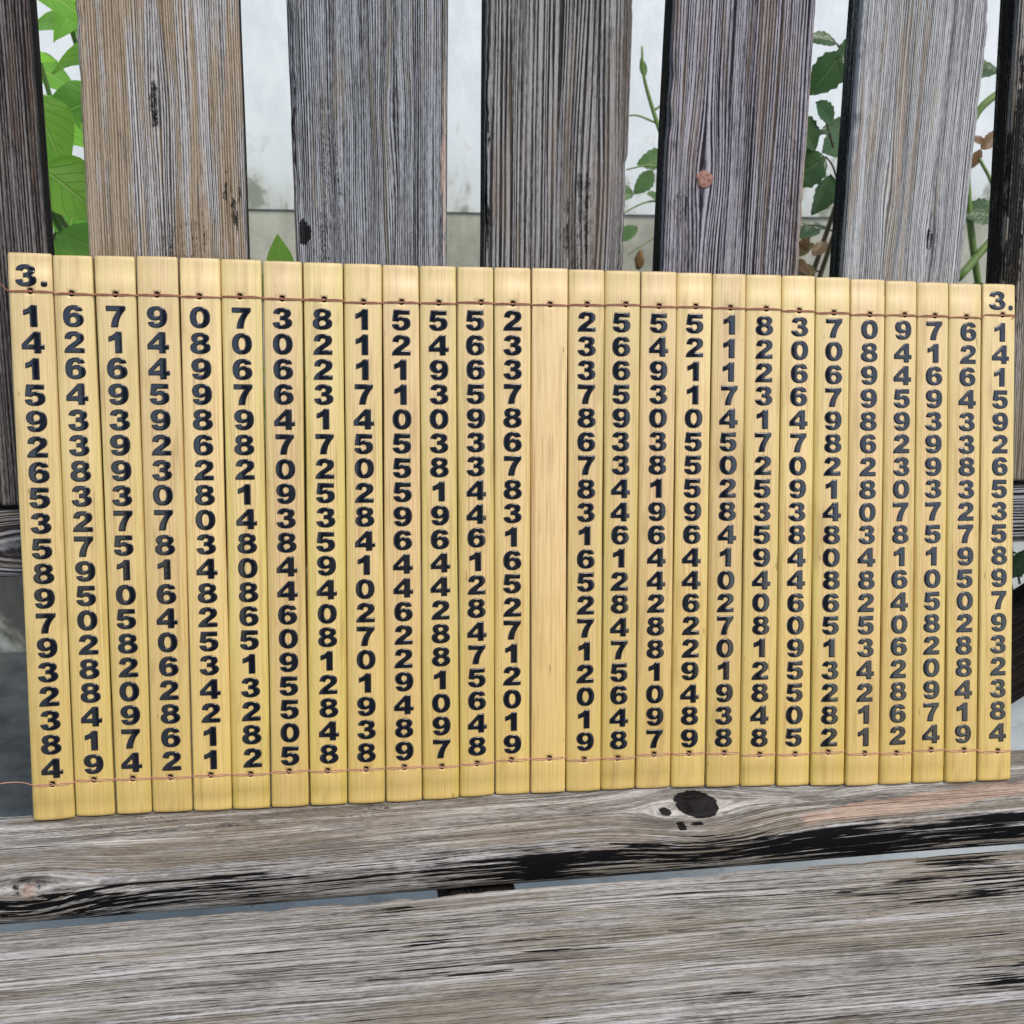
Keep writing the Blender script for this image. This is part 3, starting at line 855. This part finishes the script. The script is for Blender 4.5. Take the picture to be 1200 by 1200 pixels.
    if i == 0:
        put('3', -.0017, .2510); put('.', .0056, .2510)
    if i == 26:
        put('3', -.0015, .2469); put('.', .0061, .2469)
    if GV:
        d_ = mesh_obj('digits', np.concatenate(GV), GF, M_ink, o)
    return o, Mw, front, width, half, L
# tan / yellow and greenish-rind share of every strip
TONE = [(.35, .3), (.3, .5), (.35, .5), (.6, .3), (.55, .35), (.2, .8), (.85, .5), (.1, .9), (.5, .6), (.8, .2), (.4, .7), (.6, .7), (.6, .45), (.75, .05), (.55, .5), (.35, .7), (.8, .3), (.5, .6), (.75, .4), (.4, .6),
        (.45, .6), (.35, .8), (.8, .3), (.55, .5), (.5, .6), (.65, .6), (.25, .3)]
DOFF = [(0, .0002), (-.0004, .0003), (-.0002, -.0002), (-.0004, .0003), (-.0002, .0004), (-.0002, .0010), (-.0002, .0004), (-.0003, .0006), (.0, .0002), (0, .0002), (0, .0003), (-.0003, -.0002), (0, -.0003), (0, 0),
        (0, .0005), (-.0006, -.0004), (0, .0002), (.0002, 0), (.0004, -.0004), (.0002, .0), (.0004, -.0003), (.0006, .0002), (.0005, .0002), (.0006, .0), (.0004, .0006), (.0012, .0), (.0006, .0008)]
SLIPS = [build_slip(i) for i in range(27)]
SLIPS[0][0]['label'] = 'slip with the opening 3. above its digits'
SLIPS[13][0]['label'] = 'blank slip between the two runs of digits'
SLIPS[26][0]['label'] = 'end slip with a small 3. at its top'

M_ink.node_tree.nodes['Principled BSDF'].inputs['IOR'].default_value = 1.55
n = NT('copper_brown_cord')
o_ = n.obj()
tw = n.noise(n.scale(o_, 1500, 1500, 1500), 1, 2, .5)
M_cord = n.done(n.mix(tw, srgb(112, 66, 46), srgb(184, 128, 98)), .45, n.bump(tw, .5, .0003), .5)
n = NT('pink_copper_cord')
o_ = n.obj()
tw = n.noise(n.scale(o_, 1500, 1500, 1500), 1, 2, .5)
M_cord2 = n.done(n.mix(tw, srgb(158, 100, 78), srgb(224, 176, 152)), .4, n.bump(tw, .5, .0003), .5)
def cord(which, rad, sep, mat, tail0, tail1):
    parts = []
    for s in (0, 1):
        sg = 1 if s else -1
        pts = []
        for i in range(27):
            o, Mw, front, width, half, L = SLIPS[i]
            h = (HU if which else HL)[i]
            rr = random.Random(i*7+s+which*100)
            def P(x, lift, z):
                return Mw @ Vector((x, -(front(x, z)+lift), z))
            xl, xr = width(-half, h[0]), width(half, h[0])
            hx = h[1]
            z0 = h[0]-.0002
            j = lambda a=.00012: rr.uniform(-a, a)
            if i == 0:
                pts.append(P(xl-.0001, .0004, z0+sg*sep*.4))
            pts.append(P(xl+.0008, rad*.9, z0+sg*sep*.25+j()))
            pts.append(P((xl*.6+hx*.4), rad*.8, z0+sg*sep+j()))
            pts.append(P(hx-.0017, rad*.9, z0+sg*sep*.8+j()))
            pts.append(P(hx-.0005*sg, -.0004 if s else .0002, h[0]+sg*.0003))
            pts.append(P(hx+.0017, rad*.9, z0-sg*sep*.8+j()))
            pts.append(P((xr*.6+hx*.4), rad*.8, z0-sg*sep+j()))
            pts.append(P(xr-.0008, rad*.9, z0-sg*sep*.25+j()))
            # dip into the gap, strands crossing
            if i < 26:
                a = P(xr, 0, z0)
                pts.append(a+Vector((.0003, .0003 if s else -.0009, sg*sep*.3)))
            else:
                pts.append(P(xr+.0001, .0003, z0-sg*sep*.4))
        if s == 0 and tail0:
            pts = [pts[0]+Vector(t) for t in tail0]+pts
        if s == 1 and tail1:
            pts = pts+[pts[-1]+Vector(t) for t in tail1]
        parts.append(tube(catmull(pts, 4), rad, 6))
    v, f = join(parts)
    return mesh_obj('binding_cord', [Vector(p)-Vector(scroll.location) for p in v], f, mat, scroll)
cord(1, .00030, .00026, M_cord, [(-.022, .012, .021), (-.013, .004, .0125), (-.005, -.002, .006)], [(-.002, -.0012, -.0012), (.001, .002, -.003)])
cord(0, .00022, .00042, M_cord2, [(-.032, -.004, -.003), (-.022, -.006, .0035), (-.011, -.005, .0050), (-.004, -.002, .003)], [(-.004, -.0012, -.0016), (-.001, -.001, -.0028)])

# ------------------------------------------------------------------ plants behind the bench
def mat_leaf(name, top, vein, back, trans, rough=.4):
    n = NT(name)
    t = n.attr('along'); s = n.attr('side'); tint = n.attr('tint')
    # side veins as a chevron pattern off the midrib
    ch = n.math('FRACT', n.math('MULTIPLY', n.math('SUBTRACT', t, n.math('MULTIPLY', n.math('ABSOLUTE', s), .32)), 7.))
    cv = n.step(n.math('ABSOLUTE', n.math('SUBTRACT', ch, .5)), .44, .5)
    mid = n.step(n.math('ABSOLUTE', s), .09, .03)
    v = n.math('MAXIMUM', n.math('MULTIPLY', cv, .6), mid)
    nz = n.noise(n.scale(n.obj(), 120, 120, 120), 1, 3, .6)
    col = n.mix(tint, top, back)
    col = n.mix(n.math('MULTIPLY', nz, .3), col, n.mix(.5, top, vein))
    blem = n.noise(n.scale(n.obj(), 38, 38, 38), 1, 4, .6)
    col = n.mix(n.math('MULTIPLY', n.step(blem, .45, .7), .4), col, back)
    col = n.mix(n.math('MULTIPLY', v, .7), col, vein)
    n.done(col, rough, n.bump(n.math('SUBTRACT', nz, n.math('MULTIPLY', v, 1.5)), .7, .0014), .5)
    tr = n.n('ShaderNodeBsdfTranslucent')
    n.put(tr.inputs['Color'], n.mix(.5, col, vein))
    mx = n.n('ShaderNodeMixShader')
    mx.inputs[0].default_value = trans
    n.t.links.new(n.b.outputs[0], mx.inputs[1]); n.t.links.new(tr.outputs[0], mx.inputs[2])
    n.t.links.new(mx.outputs[0], n.out.inputs[0])
    return n.m

def leaf(p, d, up, L, Wd, tint, shape='ovate', fold=.25, curl=.25, seed=0):
    """one leaf blade from its stalk end p along d, facing up"""
    p = Vector(p); d = Vector(d).normalized(); up = Vector(up)
    up = (up-d*up.dot(d)).normalized()
    s = d.cross(up)
    NL, NS = 12, 3
    V, al, sd_ = [], [], []
    for i in range(NL+1):
        t = i/NL
        if shape == 'ovate':
            w = math.sin(math.pi*t**.72)**.85*(1-.35*t) if 0 < t < 1 else 0
            w *= 1.12
        else:
            w = math.sin(math.pi*t**.85)**.8 if 0 < t < 1 else 0
        if shape == 'serrate' and 0 < t < 1:
            w *= 1+.07*(1 if i % 2 else -1)
        for k in range(-NS, NS+1):
            q = k/NS
            wav = .035*math.sin(9*t+seed+k)*abs(q)
            V.append(p+d*(L*t)+s*(Wd/2*w*q)+up*(abs(q)*w*fold*Wd/2-curl*L*t*t+wav*Wd))
            al.append(t); sd_.append(q)
    F = []
    m = 2*NS+1
    for i in range(NL):
        for k in range(m-1):
            a = i*m+k
            F.append((a, a+1, a+m+1, a+m))
    return V, F, al, sd_, [tint]*len(V)

def plant(name, label, cat, loc, stems, leaves, m_leaf, m_stem, group=None, extra=None):
    t = thing(name, label, cat, loc, group)
    L0 = Vector(loc)
    ps = []
    for pts, r0, r1 in stems:
        c = catmull(pts, 5)
        ps.append(tube([p-L0 for p in c], [r0+(r1-r0)*k/(len(c)-1) for k in range(len(c))], 7))
    v, f = join(ps)
    mesh_obj('stems', v, f, m_stem, t)
    V, F, a1, a2, a3 = [], [], [], [], []
    for lf in leaves:
        v, f, x, y, z = lf
        b = len(V)
        V += [q-L0 for q in v]; F += [tuple(k+b for k in q) for q in f]
        a1 += x; a2 += y; a3 += z
    mesh_obj('foliage', V, F, m_leaf, t, attrs=dict(along=a1, side=a2, tint=a3))
    return t

n = NT('green_stem')
M_gst = n.done(n.mix(n.noise(n.scale(n.obj(), 90, 90, 20), 1, 3), srgb(88, 116, 58), srgb(124, 150, 84)), .5)
n = NT('woody_stem')
M_wst = n.done(n.mix(n.noise(n.scale(n.obj(), 120, 120, 30), 1, 3), srgb(74, 66, 44), srgb(112, 96, 66)), .7)
M_broad = mat_leaf('broad_green_leaf', srgb(150, 222, 66), srgb(200, 236, 130), srgb(104, 184, 56), .5, .42)
M_rose = mat_leaf('rose_leaf', srgb(52, 88, 50), srgb(96, 128, 78), srgb(86, 112, 78), .3, .35)
M_young = mat_leaf('young_rose_leaf', srgb(84, 124, 72), srgb(130, 160, 104), srgb(110, 136, 90), .4, .4)
M_bronze = mat_leaf('bronze_leaf', srgb(132, 92, 70), srgb(164, 124, 92), srgb(104, 112, 66), .35, .4)

rl = random.Random(3)
# broad-leaved shrub in the left gap
base = Vector((.0, 1.08, 0))
stems, leaves = [], []
for k in range(9):
    tip = Vector((-.17+rl.uniform(-.16, .055), .76+rl.uniform(-.06, .16), .74+rl.uniform(-.16, .26)))
    midp = base.lerp(tip, .55)+Vector((rl.uniform(-.05, .05), rl.uniform(-.04, .06), 0))
    b0 = base+Vector((rl.uniform(-.03, .03), rl.uniform(-.03, .03), 0))
    pts = [b0, midp, tip]
    stems.append((pts, .0045, .0015))
    cc = catmull(pts, 8)
    for q in range(6, len(cc)):
        if cc[q].z < .46:
            continue
        for sgn in (-1, 1):
            if rl.random() < .12:
                continue
            d = Vector((sgn*rl.uniform(.5, 1), rl.uniform(-.7, .5), rl.uniform(-.6, .25)))
            ln = rl.uniform(.034, .052)
            leaves.append(leaf(cc[q], d, (rl.uniform(-.3, .3), -rl.uniform(.5, 1), rl.uniform(.4, 1)), ln, ln*.66, rl.random(), curl=rl.uniform(.1, .35), seed=rl.uniform(0, 6)))
# the leaves seen between the first two slats and under the second
for (p, d, up, ln, w, tn) in [
        ((-.100, .655, .772), (-.9, -.1, -.28), (.0, -.55, .85), .046, .031, .1),
        ((-.104, .672, .752), (-.8, .1, -.45), (.2, -.6, .8), .040, .026, .9),
        ((-.152, .640, .742), (.45, -.3, -.85), (.45, -.65, .6), .044, .032, .05),
        ((-.108, .668, .722), (-.4, .1, -.6), (.0, -.6, .8), .034, .024, .8),
        ((-.147, .625, .707), (.85, -.25, -.60), (.0, -.65, .75), .046, .036, .0),
        ((-.112, .660, .690), (-.75, .0, -.5), (.0, -.65, .75), .036, .026, .55),
        ((-.146, .640, .672), (.85, -.2, -.22), (.1, -.5, .85), .042, .030, .35),
        ((-.160, .70, .80), (.8, -.2, -.4), (.1, -.5, .85), .044, .030, .6),
        ((-.095, .69, .80), (-.8, .1, -.1), (.1, -.6, .8), .044, .030, .4),
        ((-.028, .655, .648), (-.12, -.2, .9), (-.3, -.9, .2), .024, .017, .1),
        ((-.030, .655, .643), (.9, -.2, .1), (.1, -.7, .7), .020, .012, .2),
        ((-.055, .66, .640), (.6, -.2, .15), (.1, -.8, .6), .026, .018, .5)]:
    leaves.append(leaf(p, d, up, ln, w, tn, curl=.16, fold=.18, seed=ln*900))
    stems.append(([Vector(p)+Vector((-.03, .06, -.05)), Vector(p)+Vector((-.012, .03, -.012)), Vector(p)], .0016, .0011))
for k in range(150):  # rear leaves in darker greens, their shade put into the tint
    p = Vector((rl.uniform(-.34, -.135), rl.uniform(.78, 1.0), rl.uniform(.50, .95)))
    ln = rl.uniform(.036, .052)
    leaves.append(leaf(p, (rl.uniform(-1, 1), rl.uniform(-.6, .3), rl.uniform(-.8, .2)), (rl.uniform(-.3, .3), -.7, rl.uniform(.4, 1)), ln, ln*.7, rl.uniform(.5, 1), curl=rl.uniform(.1, .3), seed=k))
    if k % 3 == 0:
        stems.append(([p+Vector((.02, .03, -.10)), p+Vector((.01, .02, -.04)), p], .0018, .0011))
plant('broadleaf_shrub', 'bright green broad-leaved shrub showing between the two leftmost bench slats', 'shrub', tuple(base), stems, leaves, M_broad, M_gst)

# slender rose shoot in the middle gap, against the wall
base = Vector((.372, 1.22, 0))
main = [base, Vector((.36, 1.10, .35)), Vector((.348, 1.04, .60)), Vector((.308, 1.02, .694)), Vector((.286, 1.02, .744)), Vector((.275, 1.02, .774)), Vector((.272, 1.02, .797))]
stems = [(main, .004, .0009)]
def tw(a, b, c, r=.0011):
    stems.append(([Vector(a), Vector(b), Vector(c)], r, r*.6))
tw((0.286, 1.02, 0.744), (0.304, 1.02, 0.757), (0.316, 1.02, 0.760))
tw((0.290, 1.02, 0.734), (0.271, 1.02, 0.740), (0.256, 1.02, 0.738))
tw((0.296, 1.02, 0.722), (0.316, 1.01, 0.734), (0.331, 1.01, 0.744))
tw((0.308, 1.02, 0.694), (0.282, 1.01, 0.698), (0.262, 1.01, 0.694))
tw((0.326, 1.02, 0.662), (0.286, 1.01, 0.667), (0.254, 1.01, 0.652))
tw((0.331, 1.03, 0.647), (0.296, 1.02, 0.634), (0.271, 1.02, 0.618), .0008)
leaves = []
for (p, d, up, ln, w, tn) in [
        ((0.304, 1.02, 0.705), (-.9, 0, -.15), (0, -.9, .5), .030, .020, .0), ((0.308, 1.02, 0.706), (.9, 0, .1), (0, -.9, .5), .030, .018, .3), ((0.286, 1.01, 0.694), (-.55, 0, -.85), (.3, -.9, .2), .026, .017, .1),
        ((0.282, 1.01, 0.674), (.9, 0, -.35), (0, -.6, .8), .022, .012, .4), ((0.270, 1.01, 0.672), (-.9, 0, .2), (0, -.9, .4), .024, .015, .6), ((0.276, 1.01, 0.644), (-.9, 0, -.5), (0, -.8, .6), .026, .014, .1),
        ((0.294, 1.01, 0.656), (.8, 0, -.05), (0, -.9, .5), .022, .013, .8), ((0.312, 1.01, 0.664), (.9, 0, .3), (0, -.9, .5), .026, .013, .9), ((0.304, 1.02, 0.757), (.3, 0, .5), (0, -.9, .3), .014, .008, .2),
        ((0.276, 1.02, 0.772), (-.2, 0, .9), (0, -1, .2), .016, .007, .5), ((0.316, 1.02, 0.682), (.2, 0, -.9), (.4, -.9, .3), .026, .016, .2), ((0.326, 1.01, 0.742), (.9, 0, .3), (0, -.9, .5), .018, .010, .4),
        ((0.258, 1.02, 0.738), (-.9, 0, .2), (0, -.9, .5), .018, .010, .4)]:
    leaves.append(leaf(p, d, up, ln, w, tn, 'serrate', curl=.15, seed=ln*700))
t = plant('rose_shoot', 'slender pale rose shoot with a withered bud, left of the slat with rusty plug', 'rose', tuple(base), stems, leaves, M_young, M_gst)
# its withered bud
V, F = [], []
for j in range(9):
    u = j/8
    r = .0052*math.sin(math.pi*(u*.86+.07))**.8*(1-.35*u)
    for k in range(10):
        w = 2*math.pi*k/10
        rr_ = r*(1+.18*math.sin(w*3+j))
        V.append((.279+rr_*math.cos(w)+.001*u, 1.01+rr_*math.sin(w), .606+.018*u))
for j in range(8):
    for k in range(10):
        F.append((j*10+k, j*10+(k+1) % 10, (j+1)*10+(k+1) % 10, (j+1)*10+k))
F.append(tuple(range(10))[::-1]); F.append(tuple(80+k for k in range(10)))
n = NT('withered_petals')
M_bud = n.done(n.mix(n.noise(n.scale(n.obj(), 300, 300, 90), 1, 3), srgb(46, 34, 28), srgb(150, 112, 70)), .8)
mesh_obj('withered_bud', [Vector(p)-base for p in V], F, M_bud, t)

# two rose bushes on the right
def rose(name, label, base, tips, seed, mleaf, dens=.9, zlo=.3, special=()):
    rl = random.Random(seed)
    stems, leaves = [], []
    base = Vector(base)
    for tip, r in tips:
        tip = Vector(tip)
        midp = base.lerp(tip, .5)+Vector((rl.uniform(-.05, .05), rl.uniform(-.02, .06), .04))
        b0 = base+Vector((rl.uniform(-.02, .02), rl.uniform(-.02, .02), 0))
        stems.append(([b0, midp, tip], r, r*.45))
        cc = catmull([b0, midp, tip], 9)
        for q in range(4, len(cc)):
            if cc[q].z < zlo or rl.random() > dens:
                continue
            # compound leaf: stalk with five leaflets
            d = Vector((rl.uniform(-1, 1), rl.uniform(-.8, .5), rl.uniform(-.3, .5))).normalized()
            sl_ = rl.uniform(.035, .055)
            e = cc[q]+d*sl_+Vector((0, 0, -.006))
            stems.append(([cc[q], cc[q].lerp(e, .5)+Vector((0, 0, .004)), e], .001, .0006))
            sd_ = d.cross(Vector((0, -.4, 1))).normalized()
            up = Vector((rl.uniform(-.4, .4), -rl.uniform(.4, 1), rl.uniform(.4, 1)))
            for (u, s) in ((1, 0), (.72, 1), (.72, -1), (.38, 1), (.38, -1)):
                ln = rl.uniform(.020, .030)*(1.15 if s == 0 else .9)
                dd = d if s == 0 else (d*.45+sd_*s).normalized()
                leaves.append(leaf(cc[q].lerp(e, u), dd, up, ln, ln*.66, rl.random(), 'serrate', curl=rl.uniform(.05, .3), seed=rl.uniform(0, 6)))
    for (p, d, up, ln, w, tn) in special:
        leaves.append(leaf(p, d, up, ln, w, tn, 'serrate', curl=.18, seed=ln*800))
        stems.append(([Vector(p)+Vector((.03, .03, -.03)), Vector(p)+Vector((.012, .012, -.008)), Vector(p)], .0009, .0006))
    return plant(name, label, 'rose', tuple(base), stems, leaves, mleaf, M_wst)
rb = rose('rose_bush', 'dark green leafy rose bush growing behind the gap right of the slat with rusty plug', (.40, 1.12, 0),
     [((.42, .86, .78), .004), ((.46, .92, .80), .004), ((.36, .90, .40), .003)], 5, M_rose, .45, .46,
     [((.350, .78, .784), (-.6, -.1, -.8), (.2, -.9, .4), .034, .024, .1), ((.352, .78, .772), (.2, -.1, .9), (-.2, -.9, .4), .026, .018, .2), ((.335, .78, .752), (.75, 0, -.6), (0, -.9, .5), .022, .015, .1),
      ((.322, .78, .742), (.6, -.1, -.7), (.1, -.9, .4), .028, .020, .3), ((.347, .78, .716), (-.75, 0, -.5), (.1, -.9, .4), .034, .026, .0), ((.352, .78, .704), (-.2, 0, -.9), (.4, -.9, .3), .030, .022, .15),
      ((.345, .78, .79), (-.9, 0, .2), (.1, -.8, .6), .024, .012, .6), ((.330, .79, .728), (.85, 0, .3), (0, -.6, .8), .024, .008, .6)])
# bronze new growth low in the same gap
lv = []
for k in range(12):
    p = Vector((.342+rl.uniform(-.016, .016), .79+rl.uniform(-.01, .01), .632+rl.uniform(-.022, .020)))
    lv.append(leaf(p, (rl.uniform(-1, 1), rl.uniform(-.4, .2), rl.uniform(-.3, 1)), (rl.uniform(-.4, .4), -.8, .5), .016, .010, rl.random(), 'serrate', seed=k))
V, F, a1, a2, a3 = [], [], [], [], []
for v, f, x, y, z in lv:
    b = len(V); V += [q-Vector((.40, 1.12, 0)) for q in v]; F += [tuple(k+b for k in q) for q in f]; a1 += x; a2 += y; a3 += z
mesh_obj('new_shoots', V, F, M_bronze, rb, attrs=dict(along=a1, side=a2, tint=a3))
stem_extra = catmull([(.40, .90, .45), (.36, .81, .58), (.343, .79, .64)], 5)
v, f = tube([p-Vector((.40, 1.12, 0)) for p in stem_extra], .0014, 6)
mesh_obj('stem', v, f, M_gst, rb)

rc = rose('rose_bush', 'rose bush with arching green cane behind the gap beside the rightmost slat', (.60, 1.12, 0),
     [((.575, .86, .62), .0045), ((.66, .95, .80), .0045), ((.54, .84, .50), .003), ((.49, .78, .50), .003), ((.70, .92, .66), .004)], 8, M_rose, .6, .34,
     [((.535, .86, .672), (-.8, 0, .1), (.1, -.9, .4), .030, .022, .7), ((.545, .86, .600), (-.8, 0, .2), (.1, -.9, .4), .034, .026, .4), ((.52, .85, .61), (.5, 0, -.8), (.1, -.9, .4), .036, .026, .2),
      ((.53, .86, .585), (-.4, 0, -.9), (.1, -.9, .4), .036, .026, .0), ((.545, .86, .655), (-.3, 0, -.9), (.3, -.9, .4), .024, .016, .8),
      ((.418, .59, .488), (-.9, -.2, .2), (.1, -.9, .4), .026, .018, .6), ((.425, .60, .478), (-.8, -.2, -.4), (.1, -.9, .4), .026, .018, .4), ((.430, .60, .500), (-.6, -.2, .5), (.1, -.9, .4), .024, .016, .8), ((.405, .58, .470), (-.4, -.2, .6), (.1, -.9, .4), .022, .015, .3), ((.412, .585, .474), (.4, -.1, .6), (.1, -.9, .4), .022, .015, .5), ((.400, .585, .478), (-.7, 0, .1), (.1, -.8, .5), .022, .014, .2), ((.41, .59, .492), (.1, 0, .8), (.1, -.8, .5), .022, .014, .6)])
# arching cane and bronze tip
ex_ = [catmull([(.60, .90, .50), (.53, .87, .63), (.50, .86, .735), (.535, .86, .775), (.58, .86, .81)], 8), catmull([(.60, .90, .45), (.565, .87, .63), (.53, .86, .69), (.512, .86, .715)], 6), catmull([(.60, .90, .40), (.57, .88, .60), (.55, .87, .655), (.51, .86, .62)], 6)]
v, f = join([tube([p-Vector((.60, 1.12, 0)) for p in c], r, 7) for c, r in zip(ex_, (.0030, .0014, .0034))])
mesh_obj('cane', v, f, M_gst, rc)
V, F, a1, a2, a3 = [], [], [], [], []
for (p, d, ln) in (((.512, .86, .722), (.5, 0, .5), .022), ((.530, .86, .724), (.7, 0, -.3), .018), ((.512, .86, .722), (-.3, 0, -.7), .018), ((.535, .86, .718), (.1, 0, -.9), .020), ((.515, .86, .726), (-.6, 0, .3), .014)):
    v, f, x, y, z = leaf(p, d, (.1, -.9, .4), ln, ln*.5, .3, 'serrate', seed=ln*600)
    b = len(V); V += [q-Vector((.60, 1.12, 0)) for q in v]; F += [tuple(k+b for k in q) for q in f]; a1 += x; a2 += y; a3 += z
mesh_obj('new_shoots', V, F, M_bronze, rc, attrs=dict(along=a1, side=a2, tint=a3))

# bush added behind the camera, unseen, so the glossy digits mirror something dark
base = Vector((.17, -.88, 0))
V, F, a1, a2, a3 = [], [], [], [], []
rb_ = random.Random(77)
for k in range(15000):
    z = rb_.uniform(.04, 1.32)
    prof = .44*(1-((z-.64)/.70)**4*.55)
    w = rb_.uniform(0, 2*math.pi); q = rb_.uniform(.72, 1.03)+.06*math.sin(5*w+9*z)
    p = base+Vector((prof*q*math.cos(w), prof*.8*q*math.sin(w), z))
    ln = rb_.uniform(.030, .048)
    d = Vector((math.cos(w)+rb_.uniform(-.8, .8), math.sin(w)+rb_.uniform(-.8, .8), rb_.uniform(-.3, 1.1))).normalized()
    up = Vector((math.cos(w), math.sin(w), .7)); up = (up-d*up.dot(d)).normalized(); s = d.cross(up)
    b = len(V); p -= base
    V += [p, p+d*ln*.5+s*ln*.3, p+d*ln, p+d*ln*.5-s*ln*.3]
    F.append((b, b+1, b+2, b+3)); a1 += [0, .5, 1, .5]; a2 += [0, 1, 0, -1]; a3 += [rb_.random()]*4
M_box = mat_leaf('added_bush_leaf', srgb(44, 66, 38), srgb(60, 84, 50), srgb(36, 54, 32), .15, .5)
bb = thing('added_reflection_bush', 'added unseen bush behind the camera, mirrored dark in the digits', 'bush', tuple(base))
mesh_obj('foliage', V, F, M_box, bb, attrs=dict(along=a1, side=a2, tint=a3))
v, f = tube([(0, 0, 0), (.01, .01, .3), (0, 0, .7)], [.02, .015, .008], 8)
mesh_obj('trunk', v, f, M_wst, bb)
